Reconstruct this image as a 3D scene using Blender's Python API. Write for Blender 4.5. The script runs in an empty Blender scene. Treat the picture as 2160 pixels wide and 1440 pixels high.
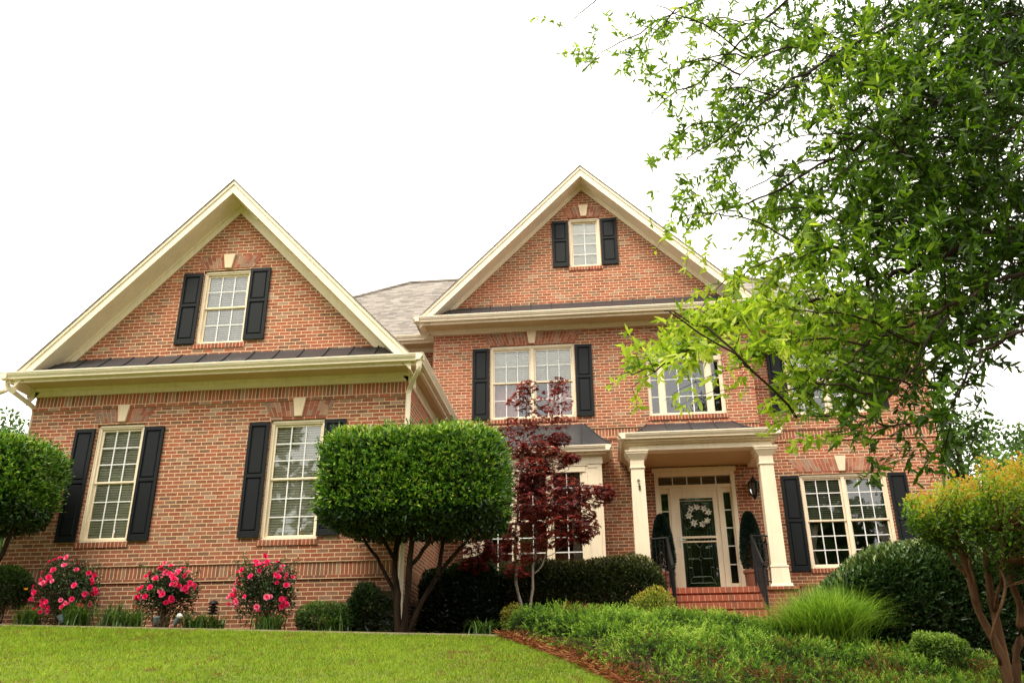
import bpy, bmesh, math, random
import numpy as np
from mathutils import Vector, Matrix
random.seed(7); rng = np.random.default_rng(7)
C = bpy.context.scene.collection
sc = bpy.context.scene

# ------------------------------------------------------------ camera
YAW, PITCH, ROLL = math.radians(-5.8431), math.radians(23.0304), math.radians(-0.44508)
FPX = 1843.27
_f = Vector((math.sin(YAW)*math.cos(PITCH), math.cos(YAW)*math.cos(PITCH), math.sin(PITCH)))
_r = Vector((math.cos(YAW), -math.sin(YAW), 0)); _u = _r.cross(_f)
RT = _r*math.cos(ROLL) + _u*math.sin(ROLL); UP = _u*math.cos(ROLL) - _r*math.sin(ROLL); FW = _f
cam_d = bpy.data.cameras.new('camera'); cam = bpy.data.objects.new('camera', cam_d); C.objects.link(cam)
cam_d.sensor_width = 36; cam_d.lens = FPX/2160*36; cam_d.clip_end = 2000; cam_d.clip_start = .1
cam.matrix_world = Matrix(((RT.x, UP.x, -FW.x, 0), (RT.y, UP.y, -FW.y, 0), (RT.z, UP.z, -FW.z, 0), (0, 0, 0, 1)))
sc.camera = cam
sc.view_settings.view_transform = 'Standard'; sc.view_settings.look = 'None'; sc.view_settings.exposure = 0
def at(px, py, Y):                       # world point at depth Y seen at photo pixel (px, py)
    d = RT*(px-1080) - UP*(py-720) + FW*FPX
    return d*(Y/d.y)

# ------------------------------------------------------------ materials
class NT:
    def __init__(s, name):
        s.m = bpy.data.materials.new(name); s.m.use_nodes = True; s.t = s.m.node_tree; s.t.nodes.clear()
        s.out = s.n('ShaderNodeOutputMaterial')
    def n(s, ty, **kw):
        nd = s.t.nodes.new(ty)
        for k, v in kw.items():
            if k == 'ins':
                for a, b in v.items(): s.put(nd, a, b)
            else: setattr(nd, k, v)
        return nd
    def put(s, nd, a, b):
        if isinstance(b, bpy.types.NodeSocket): s.t.links.new(b, nd.inputs[a])
        else: nd.inputs[a].default_value = b
    def math(s, op, a, b=0.0, c=0.0, clamp=False):
        nd = s.n('ShaderNodeMath', operation=op, use_clamp=clamp); s.put(nd, 0, a); s.put(nd, 1, b); s.put(nd, 2, c); return nd.outputs[0]
    def mix(s, f, a, b, blend='MIX'):
        nd = s.n('ShaderNodeMix', data_type='RGBA', blend_type=blend); s.put(nd, 0, f); s.put(nd, 6, a); s.put(nd, 7, b); return nd.outputs[2]
    def ramp(s, f, stops, interp='LINEAR'):
        nd = s.n('ShaderNodeValToRGB'); nd.color_ramp.interpolation = interp
        e = nd.color_ramp.elements
        while len(e) < len(stops): e.new(.5)
        for i, (p, c) in enumerate(stops): e[i].position = p; e[i].color = (*c, 1)
        s.put(nd, 0, f); return nd.outputs[0]
    def noise(s, vec, scale, detail=3, rough=.55, dim='3D'):
        nd = s.n('ShaderNodeTexNoise', noise_dimensions=dim); s.put(nd, 'Vector', vec); nd.inputs['Scale'].default_value = scale
        nd.inputs['Detail'].default_value = detail; nd.inputs['Roughness'].default_value = rough; return nd.outputs['Fac']
    def obj(s): return s.n('ShaderNodeTexCoord').outputs['Object']
    def princ(s, col, rough=.6, **kw):
        p = s.n('ShaderNodeBsdfPrincipled'); s.put(p, 'Base Color', col); s.put(p, 'Roughness', rough)
        for k, v in kw.items(): s.put(p, k, v)
        s.t.links.new(p.outputs[0], s.out.inputs[0]); return p
    def bump(s, h, st=.3, dist=.01):
        b = s.n('ShaderNodeBump'); s.put(b, 'Height', h); b.inputs['Strength'].default_value = st; b.inputs['Distance'].default_value = dist; return b.outputs[0]
def c4(*c): return (*c, 1)

def brick_mat(name, bw=.2032, bh=.0677, stag=.5, z0=0.0, soldier=False, tint=(1, 1, 1), jw=.0060, ramp=None, mortar=(.74, .53, .31)):
    t = NT(name); o = t.obj(); sx = t.n('ShaderNodeSeparateXYZ'); t.put(sx, 0, o)
    g = t.n('ShaderNodeNewGeometry'); sn = t.n('ShaderNodeSeparateXYZ'); t.put(sn, 0, g.outputs['True Normal'])
    side = t.math('GREATER_THAN', t.math('ABSOLUTE', sn.outputs[0]), .7)
    flat = t.math('GREATER_THAN', t.math('ABSOLUTE', sn.outputs[2]), .7)
    x, y, z = sx.outputs
    m1 = t.n('ShaderNodeMix', data_type='FLOAT'); t.put(m1, 0, side); t.put(m1, 2, x); t.put(m1, 3, y)
    m2 = t.n('ShaderNodeMix', data_type='FLOAT'); t.put(m2, 0, flat); t.put(m2, 2, z); t.put(m2, 3, y)
    n1 = t.noise(o, 26, 2); n2 = t.noise(o, 7, 2)
    u = t.math('ADD', m1.outputs[0], t.math('MULTIPLY', t.math('SUBTRACT', n2, .5), .012))
    v = t.math('SUBTRACT', m2.outputs[0], z0)
    v = t.math('ADD', v, t.math('MULTIPLY', t.math('SUBTRACT', n1, .5), .006))
    row = t.math('FLOOR', t.math('DIVIDE', v, bh))
    fy = t.math('FRACT', t.math('DIVIDE', v, bh))
    par = t.math('FLOORED_MODULO', row, 2.0)
    rj = t.n('ShaderNodeTexWhiteNoise', noise_dimensions='1D'); t.put(rj, 'W', row)
    uu = t.math('ADD', t.math('DIVIDE', u, bw), t.math('ADD', t.math('MULTIPLY', par, stag), t.math('MULTIPLY', rj.outputs[0], .12 if stag else 0)))
    col = t.math('FLOOR', uu); fx = t.math('FRACT', uu)
    dx = t.math('MULTIPLY', t.math('MINIMUM', fx, t.math('SUBTRACT', 1.0, fx)), bw)
    dy = t.math('MULTIPLY', t.math('MINIMUM', fy, t.math('SUBTRACT', 1.0, fy)), bh)
    d = t.math('MINIMUM', dx, dy)
    d = t.math('ADD', d, t.math('MULTIPLY', t.math('SUBTRACT', t.noise(o, 60, 2), .5), .006))
    mr = t.n('ShaderNodeMapRange', interpolation_type='SMOOTHSTEP'); t.put(mr, 0, d); t.put(mr, 1, jw-.0012); t.put(mr, 2, jw+.0016)
    mask = mr.outputs[0]
    cx = t.n('ShaderNodeCombineXYZ'); t.put(cx, 0, col); t.put(cx, 1, row); t.put(cx, 2, side)
    wn = t.n('ShaderNodeTexWhiteNoise', noise_dimensions='3D'); t.put(wn, 0, cx.outputs[0])
    ramp = ramp or [(0, (.32, .062, .032)), (.25, (.42, .10, .055)), (.45, (.23, .048, .027)), (.63, (.40, .13, .078)), (.80, (.15, .062, .040)), (.92, (.31, .16, .105)), (1, (.42, .28, .20))]
    bc = t.ramp(wn.outputs[0], ramp)
    mott = t.noise(o, 45, 4, .7); big = t.noise(o, 1.1, 3)
    bc = t.mix(t.math('MULTIPLY', t.math('SUBTRACT', mott, .42, clamp=True), 1.7), bc, c4(.47, .30, .20))
    bc = t.mix(t.math('MULTIPLY', t.math('SUBTRACT', big, .35, clamp=True), .9), bc, c4(.17, .075, .035))
    st_ = t.n('ShaderNodeMapRange'); t.put(st_, 0, z); t.put(st_, 1, 5.0); t.put(st_, 2, 1.1); low_shade = t.math('MULTIPLY', st_.outputs[0], t.math('ADD', .25, t.math('MULTIPLY', t.noise(o, 2.5, 4), .5)))  # shade of the lower walls mixed into brick and mortar colour, blotched by noise
    bc = t.mix(low_shade, bc, c4(.13, .06, .03)); mortar = mortar
    mc = t.mix(t.noise(o, 18, 3), c4(*[k*.85 for k in mortar]), c4(*[min(1, k*1.15) for k in mortar]))
    mc = t.mix(t.math('MULTIPLY', low_shade, .8), mc, c4(.30, .19, .10)); colr = t.mix(mask, mc, bc)
    if tint != (1, 1, 1): colr = t.mix(1.0, colr, c4(*tint), 'MULTIPLY')
    h = t.math('ADD', mask, t.math('MULTIPLY', mott, .25))
    t.princ(colr, .9, Normal=t.bump(h, .6, .006), **{'Specular IOR Level': .25}); return t.m
M = {}
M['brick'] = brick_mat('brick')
M['soldier'] = brick_mat('soldier_brick', bw=.0677, bh=.6, stag=0, z0=-.17)
M['rowlock'] = brick_mat('rowlock_brick', bw=.0677, bh=.6, stag=0, z0=-.17, tint=(.95, .8, .8))
redr = [(0, (.42, .06, .03)), (.3, (.50, .09, .045)), (.6, (.36, .05, .03)), (.8, (.30, .10, .06)), (1, (.46, .13, .08))]
M['step_brick'] = brick_mat('step_brick', bw=.1, bh=.6, stag=0, z0=-.2, ramp=redr, mortar=(.55, .30, .18))
M['step_course'] = brick_mat('step_course_brick', ramp=redr, mortar=(.50, .28, .18))

def paint(name, col, rough=.45, var=.06, spec=.5):
    t = NT(name); o = t.obj(); n = t.noise(o, 3.0, 4); n2 = t.noise(o, 60, 3)
    c = t.mix(n, c4(*[k*(1-var*2) for k in col]), c4(*[min(1, k*(1+var)) for k in col]))
    mp = t.n('ShaderNodeMapping'); mp.inputs['Scale'].default_value = (9, 9, .6); t.put(mp, 0, o); sk_ = t.noise(mp.outputs[0], 1.5, 4, .6)
    c = t.mix(t.math('MULTIPLY', t.math('SUBTRACT', sk_, .5, clamp=True), 1.1, clamp=True), c, c4(*[k*.55 for k in col]))
    t.princ(c, rough, Normal=t.bump(n2, .05, .002), **{'Specular IOR Level': spec}); return t.m
M['cream'] = paint('cream_paint', (.88, .77, .58))
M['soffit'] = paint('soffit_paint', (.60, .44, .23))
M['frame'] = paint('window_frame_paint', (.87, .745, .54))
M['white'] = paint('muntin_white', (.80, .80, .76), .35)
M['shutter'] = paint('shutter_black', (.006, .008, .009), .5, spec=.22)
M['iron'] = paint('black_iron', (.006, .006, .006), .5, spec=.25)
M['door'] = paint('door_dark', (.01, .013, .01), .4, spec=.3)
M['stone'] = paint('keystone_stone', (.80, .64, .44), .8)
t = NT('metal_roof'); o = t.obj(); n = t.noise(o, 2.2, 4)
t.princ(t.mix(n, c4(.022, .023, .026), c4(.050, .050, .054)), .45, Metallic=.1, Normal=t.bump(t.noise(o, 5, 2), .12, .01)); M['metal'] = t.m

t = NT('roof_shingle'); o = t.obj(); g = t.n('ShaderNodeNewGeometry'); sn = t.n('ShaderNodeSeparateXYZ'); t.put(sn, 0, g.outputs['True Normal'])
sx = t.n('ShaderNodeSeparateXYZ'); t.put(sx, 0, o)
side = t.math('GREATER_THAN', t.math('ABSOLUTE', sn.outputs[0]), .5)
mm = t.n('ShaderNodeMix', data_type='FLOAT'); t.put(mm, 0, side); t.put(mm, 2, sx.outputs[0]); t.put(mm, 3, sx.outputs[1])
row = t.math('FLOOR', t.math('DIVIDE', sx.outputs[2], .075)); fy = t.math('FRACT', t.math('DIVIDE', sx.outputs[2], .075))
rj = t.n('ShaderNodeTexWhiteNoise', noise_dimensions='1D'); t.put(rj, 'W', row)
uu = t.math('ADD', t.math('DIVIDE', mm.outputs[0], .22), t.math('MULTIPLY', rj.outputs[0], 7.3))
cx = t.n('ShaderNodeCombineXYZ'); t.put(cx, 0, t.math('FLOOR', uu)); t.put(cx, 1, row)
wn = t.n('ShaderNodeTexWhiteNoise', noise_dimensions='2D'); t.put(wn, 0, cx.outputs[0])
bc = t.ramp(wn.outputs[0], [(0, (.15, .13, .11)), (.5, (.225, .195, .165)), (1, (.31, .275, .235))])
dark = t.math('LESS_THAN', fy, .14)
bc = t.mix(t.math('MULTIPLY', dark, .6), bc, c4(.06, .05, .045))
t.princ(bc, .9, Normal=t.bump(t.noise(o, 90, 2), .3, .01)); M['shingle'] = t.m

t = NT('window_glass'); fr = t.n('ShaderNodeFresnel'); fr.inputs[0].default_value = 1.62
tr = t.n('ShaderNodeBsdfTransparent'); tr.inputs[0].default_value = c4(.98, .99, .97)
gl = t.n('ShaderNodeBsdfGlossy'); gl.inputs['Roughness'].default_value = .02; gl.inputs[0].default_value = c4(.95, .97, 1)
t.put(gl, 'Normal', t.bump(t.noise(t.obj(), 1.6, 1), .06, .02))
ms = t.n('ShaderNodeMixShader'); t.put(ms, 0, t.math('ADD', fr.outputs[0], .07)); t.put(ms, 1, tr.outputs[0]); t.put(ms, 2, gl.outputs[0]); t.t.links.new(ms.outputs[0], t.out.inputs[0]); M['glass'] = t.m
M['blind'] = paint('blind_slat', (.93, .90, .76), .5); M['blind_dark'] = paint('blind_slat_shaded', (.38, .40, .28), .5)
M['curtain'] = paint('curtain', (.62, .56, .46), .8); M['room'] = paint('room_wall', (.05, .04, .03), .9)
M['curtain_pink'] = paint('curtain_pink', (.75, .38, .36), .8)
t = NT('leaded_glass'); t.princ(c4(.02, .05, .015), .08, Coat_Weight=0) if False else t.princ(c4(.003, .006, .003), .12); M['leaded'] = t.m
t = NT('lead_came'); t.princ(c4(.55, .60, .52), .35, Metallic=.6); M['came'] = t.m
t = NT('interior_glow'); t.princ(c4(.35, .16, .06), .7); M['lampish'] = t.m

def leaf_mat(name, stops, trans=.35, rough=.42, spec=.35):
    t = NT(name); a = t.n('ShaderNodeAttribute', attribute_name='tint'); col = t.ramp(a.outputs['Fac'], stops)
    p = t.n('ShaderNodeBsdfPrincipled'); t.put(p, 'Base Color', col); p.inputs['Roughness'].default_value = rough; p.inputs['Specular IOR Level'].default_value = spec
    tr = t.n('ShaderNodeBsdfTranslucent'); t.put(tr, 0, t.mix(1.0, col, c4(1.35, 1.45, .7), 'MULTIPLY'))
    ms = t.n('ShaderNodeMixShader'); ms.inputs[0].default_value = trans; t.put(ms, 1, p.outputs[0]); t.put(ms, 2, tr.outputs[0])
    t.t.links.new(ms.outputs[0], t.out.inputs[0]); return t.m
def bark_mat(name, a, b, sc_=12, stretch=.25):
    t = NT(name); mp = t.n('ShaderNodeMapping'); mp.inputs['Scale'].default_value = (1, 1, stretch); t.put(mp, 0, t.obj())
    n = t.noise(mp.outputs[0], sc_, 5, .65)
    t.princ(t.ramp(n, [(.3, a), (.7, b)]), .9, Normal=t.bump(n, .6, .02), **{'Specular IOR Level': .08}); return t.m

# ------------------------------------------------------------ object helpers
def link(name, me, mat, parent=None):
    o = bpy.data.objects.new(name, me); C.objects.link(o)
    for m in (mat if isinstance(mat, (list, tuple)) else [mat]): me.materials.append(m)
    if parent is not None:
        o.parent = parent; o.matrix_parent_inverse = Matrix.Translation(-origin_of(parent))
    return o
def origin_of(p):
    v = Vector(p.location)
    return v
def tag(o, label=None, cat=None, group=None, kind=None):
    if label: o['label'] = label
    if cat: o['category'] = cat
    if group: o['group'] = group
    if kind: o['kind'] = kind
    return o
def empty(name, loc, label, cat, group=None):
    o = bpy.data.objects.new(name, None); C.objects.link(o); o.location = loc; o.empty_display_size = .2
    return tag(o, label, cat, group)
class MB:
    def __init__(s): s.v = []; s.f = []; s.mi = []
    def poly(s, pts, mi=0):
        i = len(s.v); s.v += [tuple(p) for p in pts]; s.f.append(tuple(range(i, i+len(pts)))); s.mi.append(mi)
    def box(s, x0, x1, y0, y1, z0, z1, mi=0):
        i = len(s.v)
        s.v += [(x, y, z) for z in (z0, z1) for y in (y0, y1) for x in (x0, x1)]
        for q in ((0, 2, 3, 1), (4, 5, 7, 6), (0, 1, 5, 4), (2, 6, 7, 3), (0, 4, 6, 2), (1, 3, 7, 5)): s.f.append(tuple(i+k for k in q)); s.mi.append(mi)
    def prism(s, pts, axis, a, b, mi=0):       # pts 2D polygon; axis = extrusion axis; other two in order
        def p3(p, t):
            return {'x': (t, p[0], p[1]), 'y': (p[0], t, p[1]), 'z': (p[0], p[1], t)}[axis]
        i = len(s.v); n = len(pts)
        s.v += [p3(p, a) for p in pts] + [p3(p, b) for p in pts]
        s.f.append(tuple(range(i, i+n))[::-1]); s.f.append(tuple(range(i+n, i+2*n))); s.mi += [mi, mi]
        for k in range(n): s.f.append((i+k, i+(k+1) % n, i+n+(k+1) % n, i+n+k)); s.mi.append(mi)
    def tube(s, path, radii, seg=8, mi=0, cap=True, smooth=0):
        P = [Vector(p) for p in path]
        if not hasattr(radii, '__len__'): radii = [radii]*len(P)
        up = Vector((.3, .2, 1)); i0 = len(s.v)
        for k, p in enumerate(P):
            t = (P[min(k+1, len(P)-1)]-P[max(k-1, 0)]).normalized()
            a = t.cross(up)
            if a.length < .1: a = t.cross(Vector((1, 0, 0)))
            a.normalize(); b = t.cross(a); up = b.cross(t) if False else up
            for q in range(seg):
                an = 2*math.pi*q/seg + math.pi/seg; s.v.append(tuple(p + (a*math.cos(an)+b*math.sin(an))*radii[k]))
        for k in range(len(P)-1):
            for q in range(seg):
                A = i0+k*seg+q; B = i0+k*seg+(q+1) % seg; s.f.append((A, B, B+seg, A+seg)); s.mi.append(mi)
        if cap: s.f.append(tuple(range(i0, i0+seg))[::-1]); s.f.append(tuple(range(i0+(len(P)-1)*seg, i0+len(P)*seg))); s.mi += [mi, mi]
    def lathe(s, c, prof, seg=16, mi=0):
        i0 = len(s.v)
        for r, z in prof:
            for q in range(seg): an = 2*math.pi*q/seg; s.v.append((c[0]+r*math.cos(an), c[1]+r*math.sin(an), c[2]+z))
        for k in range(len(prof)-1):
            for q in range(seg):
                A = i0+k*seg+q; B = i0+k*seg+(q+1) % seg; s.f.append((A, B, B+seg, A+seg)); s.mi.append(mi)
    def build(s, name, mat, parent=None, bevel=0, smooth=False, fix=True):
        me = bpy.data.meshes.new(name); me.from_pydata(s.v, [], s.f)
        me.polygons.foreach_set('material_index', s.mi)
        if fix:
            bm = bmesh.new(); bm.from_mesh(me); bmesh.ops.recalc_face_normals(bm, faces=bm.faces); bm.to_mesh(me); bm.free()
        if smooth: me.polygons.foreach_set('use_smooth', [True]*len(me.polygons))
        o = link(name, me, mat, parent)
        if bevel:
            b = o.modifiers.new('bevel', 'BEVEL'); b.width = bevel; b.segments = 2; b.limit_method = 'ANGLE'; b.angle_limit = .6
        return o
def mesh_np(name, V, F, tint, mat, parent=None, smooth=False):
    me = bpy.data.meshes.new(name); V = np.asarray(V, np.float32).reshape(-1, 3); F = np.asarray(F, np.int32).reshape(-1, 3)
    me.vertices.add(len(V)); me.vertices.foreach_set('co', V.ravel())
    me.loops.add(F.size); me.loops.foreach_set('vertex_index', F.ravel())
    me.polygons.add(len(F)); me.polygons.foreach_set('loop_start', np.arange(0, F.size, 3, dtype=np.int32))
    me.polygons.foreach_set('loop_total', np.full(len(F), 3, np.int32))
    if smooth: me.polygons.foreach_set('use_smooth', np.ones(len(F), bool))
    a = me.attributes.new('tint', 'FLOAT', 'POINT'); a.data.foreach_set('value', np.asarray(tint, np.float32))
    me.update(calc_edges=True)
    return link(name, me, mat, parent)
def nrm(a): return a/np.maximum(np.linalg.norm(a, axis=-1, keepdims=True), 1e-9)
def rnd_dir(n): return nrm(rng.normal(size=(n, 3)))
def leafset(P, D, L, W, N=None, fold=.15, kind='rhomb', droop=.12):
    n = len(P); D = nrm(D)
    if N is None: N = rnd_dir(n)
    S = nrm(np.cross(D, N)); N = np.cross(S, D)
    L = (np.ones(n)*L)[:, None]; W = (np.ones(n)*W)[:, None]
    if kind == 'rhomb':
        V = np.stack([P, P+D*L*.45+S*W*.5+N*W*fold, P+D*L-N*L*droop, P+D*L*.45-S*W*.5+N*W*fold], 1)
        F = np.array([[0, 1, 2], [0, 2, 3]])
    else:
        V = np.stack([P, P+D*L*.3+S*W*.45+N*W*fold, P+D*L*.3-S*W*.45+N*W*fold, P+D*L*.66+S*W*.42-N*L*droop*.35, P+D*L*.66-S*W*.42-N*L*droop*.35, P+D*L-N*L*droop], 1)
        F = np.array([[0, 1, 2], [1, 3, 4], [1, 4, 2], [3, 5, 4]])
    k = V.shape[1]
    return V.reshape(-1, 3), (F[None]+np.arange(n)[:, None, None]*k).reshape(-1, 3), k
def leaves(name, P, D, L, W, tint, mat, parent=None, N=None, **kw):
    V, F, k = leafset(P, D, L, W, N, **kw)
    return mesh_np(name, V, F, np.repeat(np.clip(tint, 0, 1), k), mat, parent)
_K = rng.normal(size=(3, 12, 3)); _PH = rng.uniform(0, 6.28, (3, 12))
def snoise(P, scale=1.0, o=0):
    return np.sin(P@(_K[o].T)*scale+_PH[o]).mean(1)*1.6

# ------------------------------------------------------------ terrain
EZ = lambda x: .92 - .035*x
def ground_z(x, y):
    x = np.asarray(x, float); y = np.asarray(y, float)
    ye = 12.55
    base = .92 - .035*np.clip(x, -14, 14) - .10*np.clip(x-1.2, 0, 9)
    front = -.225*np.clip(ye-y, 0, 11.2)
    back = .085*np.clip(y-ye, 0, 3) - .02*np.clip(y-ye-3, 0, 20)
    bump = .02*np.sin(x*.9+1)*np.sin(y*.7)*np.clip((ye-y)/2, 0, 1)
    return base + front + back + bump
# boundary of the lawn on the right: x of border as a function of y
BY = np.array([0, 6, 8, 9.6, 10.9, 11.8, 12.3, 12.55]); BX = np.array([2.6, 1.3, .62, .13, -.47, -.98, -1.28, -1.45])
def border_x(y): return np.interp(y, BY, BX)
# ============================================================ HOUSE
G, MN, WG = 14.1, 17.9, 18.65
house = empty('brick_house', (-1.5, 19, 1.1), 'large two-storey red brick house with cream gables, black shutters and a columned front porch', 'house')
HZ = 1.0                                 # foot of the walls
def wall(name, x0, x1, z0, z1, y, opens, clips=(), mat='brick', rev=.22, base=HZ):
    xs = sorted({x0, x1, *[o[0] for o in opens], *[o[1] for o in opens]}); zs = sorted({z0, z1, *[o[2] for o in opens], *[o[3] for o in opens]})
    bm = bmesh.new()
    def q(*p): bm.faces.new([bm.verts.new(k) for k in p])
    for i in range(len(xs)-1):
        for j in range(len(zs)-1):
            a, b, c, d = xs[i], xs[i+1], zs[j], zs[j+1]
            if any(o[0] <= (a+b)/2 <= o[1] and o[2] <= (c+d)/2 <= o[3] for o in opens): continue
            q((a, y, c), (b, y, c), (b, y, d), (a, y, d))
    for a, b, c, d in opens:
        q((a, y, c), (a, y, d), (a, y+rev, d), (a, y+rev, c)); q((b, y, c), (b, y+rev, c), (b, y+rev, d), (b, y, d))
        q((a, y, c), (a, y+rev, c), (b, y+rev, c), (b, y, c)); q((a, y, d), (b, y, d), (b, y+rev, d), (a, y+rev, d))
    for co, no in clips: bmesh.ops.bisect_plane(bm, geom=bm.verts[:]+bm.edges[:]+bm.faces[:], plane_co=co, plane_no=no, clear_outer=True)
    me = bpy.data.meshes.new(name); bm.to_mesh(me); bm.free()
    return link(name, me, M[mat], house)

def mint(mb, x0, x1, z0, z1, cols, rows, y, t=.020):
    for i in range(1, cols): x = x0+(x1-x0)*i/cols; mb.box(x-t/2, x+t/2, y, y+.018, z0, z1)
    for j in range(1, rows): z = z0+(z1-z0)*j/rows; mb.box(x0, x1, y+.002, y+.016, z-t/2, z+t/2)
def ring(mb, x0, x1, z0, z1, w, y0, y1, wt=None, wb=None):
    wt = wt or w; wb = wb or w
    mb.box(x0, x0+w, y0, y1, z0, z1); mb.box(x1-w, x1, y0, y1, z0, z1); mb.box(x0+w, x1-w, y0, y1, z1-wt, z1); mb.box(x0+w, x1-w, y0, y1, z0, z0+wb)
def window(x0, x1, z0, z1, y, units, cols, rows, blind=None, single=False, stool=True, curtain=None, split=.5, rec=.05, cw=(.30, .16)):
    f = MB(); ym = y+rec
    ring(f, x0+.001, x1-.001, z0+.001, z1-.001, .062, ym, ym+.10, .075, .05)
    f.box(x0+.03, x1-.03, ym-.018, ym+.004, z1-.05, z1-.012); 
    f.box(x0+.004, x0+.03, ym-.014, ym, z0+.05, z1-.05); f.box(x1-.03, x1-.004, ym-.014, ym, z0+.05, z1-.05)
    for a, b in zip(units[:-1], units[1:]): f.box(a[1], b[0], ym-.01, ym+.10, z0+.05, z1-.075)
    fr = f.build('window', M['frame'], house, .004)
    for (a, b) in units:
        lo, hi = z0+.05, z1-.075; md = lo+(hi-lo)*split; w = .038
        parts = [(lo, hi, ym+.05, rows)] if single else [(md, hi, ym+.035, rows), (lo, md+.03, ym+.062, rows)]
        for q, (c, d, yy, rw) in enumerate(parts):
            s = MB(); ring(s, a, b, c, d, w, yy, yy+.03, w, w if q or single else .035); s.build('sash', M['frame'], fr, .003)
            mm = MB(); mint(mm, a+w, b-w, c+w, d-w, cols, rw, yy+.004); mm.build('muntins', M['white'], fr)
            g = MB(); g.poly([(a+w-.005, yy+.018, c+w-.005), (b-w+.005, yy+.018, c+w-.005), (b-w+.005, yy+.018, d-w+.005), (a+w-.005, yy+.018, d-w+.005)]); g.build('pane', M['glass'], fr, fix=False)
        if blind:
            mat, frac, tilt = blind; s = MB(); zz = hi-.03; yb = ym+.106
            while zz > lo+(hi-lo)*(1-frac):
                hy = math.sqrt(max(.0232**2-tilt**2, 1e-5)); s.poly([(a+.01, yb-hy, zz-tilt), (b-.01, yb-hy, zz-tilt), (b-.01, yb+hy, zz+tilt), (a+.01, yb+hy, zz+tilt)]); zz -= .045
            s.box(a+.008, b-.008, yb-.012, yb+.025, hi-.03, hi+.02)
            for k in (.2, .8): xx = a+(b-a)*k; s.box(xx-.003, xx+.003, yb-.012, yb-.010, lo+(hi-lo)*(1-frac), hi)
            s.build('blind', M[mat], fr, fix=False)
    if curtain:
        for sgn, xa in ((1, x0+.02), (-1, x1-.02)):
            s = MB(); n = 14; wtop, wmid = cw; yc = y+.30
            for zi in range(8):
                za = z0+(curtain[1]-z0)*zi/8; zb = z0+(curtain[1]-z0)*(zi+1)/8
                wa = wmid+(wtop-wmid)*abs(zi/8-.35)/.65; wb = wmid+(wtop-wmid)*abs((zi+1)/8-.35)/.65
                for k in range(n):
                    o = lambda u: .03*math.sin(u*n*1.6)
                    u, v = k/n, (k+1)/n
                    s.poly([(xa+sgn*wa*u, yc+o(u), za), (xa+sgn*wa*v, yc+o(v), za), (xa+sgn*wb*v, yc+o(v), zb), (xa+sgn*wb*u, yc+o(u), zb)])
            s.build('curtain', M[curtain[0]], fr, smooth=True, fix=False)
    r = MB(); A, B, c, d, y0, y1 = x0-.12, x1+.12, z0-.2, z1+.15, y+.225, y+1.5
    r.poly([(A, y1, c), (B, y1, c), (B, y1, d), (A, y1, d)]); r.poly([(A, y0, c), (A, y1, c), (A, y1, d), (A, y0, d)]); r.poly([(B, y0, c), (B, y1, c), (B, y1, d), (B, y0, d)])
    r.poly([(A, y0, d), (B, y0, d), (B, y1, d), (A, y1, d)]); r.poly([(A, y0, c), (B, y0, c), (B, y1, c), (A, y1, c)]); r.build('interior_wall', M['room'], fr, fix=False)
    if stool:
        s = MB(); nb = int(round((x1-x0+.06)/.0677)); w = (x1-x0+.06)/nb
        s.box(x0-.03, x1+.03, y-.022, y+.06, z0-.098, z0-.003); s.build('window_sill', M['rowlock'], fr, .003)
    return fr
def shutter(x0, x1, z0, z1, y, split=.56):
    s = MB(); t = .035; y0 = y-t-.012
    st, rt, rb, rm = .052, .07, .10, .055; zm = z0+(z1-z0)*split
    s.box(x0, x0+st, y0, y-.012, z0, z1); s.box(x1-st, x1, y0, y-.012, z0, z1)
    for a, b in ((z1-rt, z1), (z0, z0+rb), (zm-rm/2, zm+rm/2)): s.box(x0+st, x1-st, y0, y-.012, a, b)
    for a, b in ((z0+rb, zm-rm/2), (zm+rm/2, z1-rt)):
        A, B = x0+st, x1-st; s.box(A, B, y0+.022, y-.014, a, b); g = .018; h = .034
        P = [(A+g, y0+.022, a+g), (B-g, y0+.022, a+g), (B-g, y0+.022, b-g), (A+g, y0+.022, b-g)]
        Q = [(A+h, y0+.006, a+h), (B-h, y0+.006, a+h), (B-h, y0+.006, b-h), (A+h, y0+.006, b-h)]
        for k in range(4): s.poly([P[k], P[(k+1) % 4], Q[(k+1) % 4], Q[k]])
        s.poly(Q)
    o = s.build('shutter', M['shutter'], house, .003)
    return o
def lintel(x0, x1, z0, z1, y, key=True, splay=.06, mat='soldier'):
    cx = (x0+x1)/2; kw = .105; n = int((x1-x0)/2/.074)
    for sg in (-1, 1):
        s = MB()
        ke = kw*.62 if key else 0.0
        for i in range(n):
            a = i/n; b = (i+.86)/n
            half = (x1-x0)/2
            for (za, zb) in ((z0, z0+(z1-z0)*.34-.006), (z0+(z1-z0)*.34+.004, z1)) if i % 2 else ((z0, z0+(z1-z0)*.66-.006), (z0+(z1-z0)*.66+.004, z1)):
                def X(u, z): f = (z-z0)/(z1-z0); return cx+sg*((ke*(1+.5*f)+.008)+(half-ke)*u*(1+splay*f*2/half*.5)+ (splay*f)*u)
                yy = y-.006-random.random()*.003
                pts = [(X(a, za), za), (X(b, za), za), (X(b, zb), zb), (X(a, zb), zb)]
                s.prism(pts, 'y', yy, y+.01, random.randrange(5))
        s.box(*sorted((cx+sg*(ke+.004), cx+sg*(x1-cx))), y-.0025, y+.006, z0+.004, z1-.004, 5)
        lb = s.build('lintel', [M['lb%d' % k] for k in range(5)]+[M['mortar']], house)
    e = x1-cx
    if key:
        k = MB(); h = z1-z0+.04; k.prism([(cx-kw*.62, z0-.005), (cx+kw*.62, z0-.005), (cx+kw*1.1, z0+h), (cx-kw*1.1, z0+h)], 'y', y-.045, y+.01)
        k.build('keystone', M['stone'], house, .008)
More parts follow.
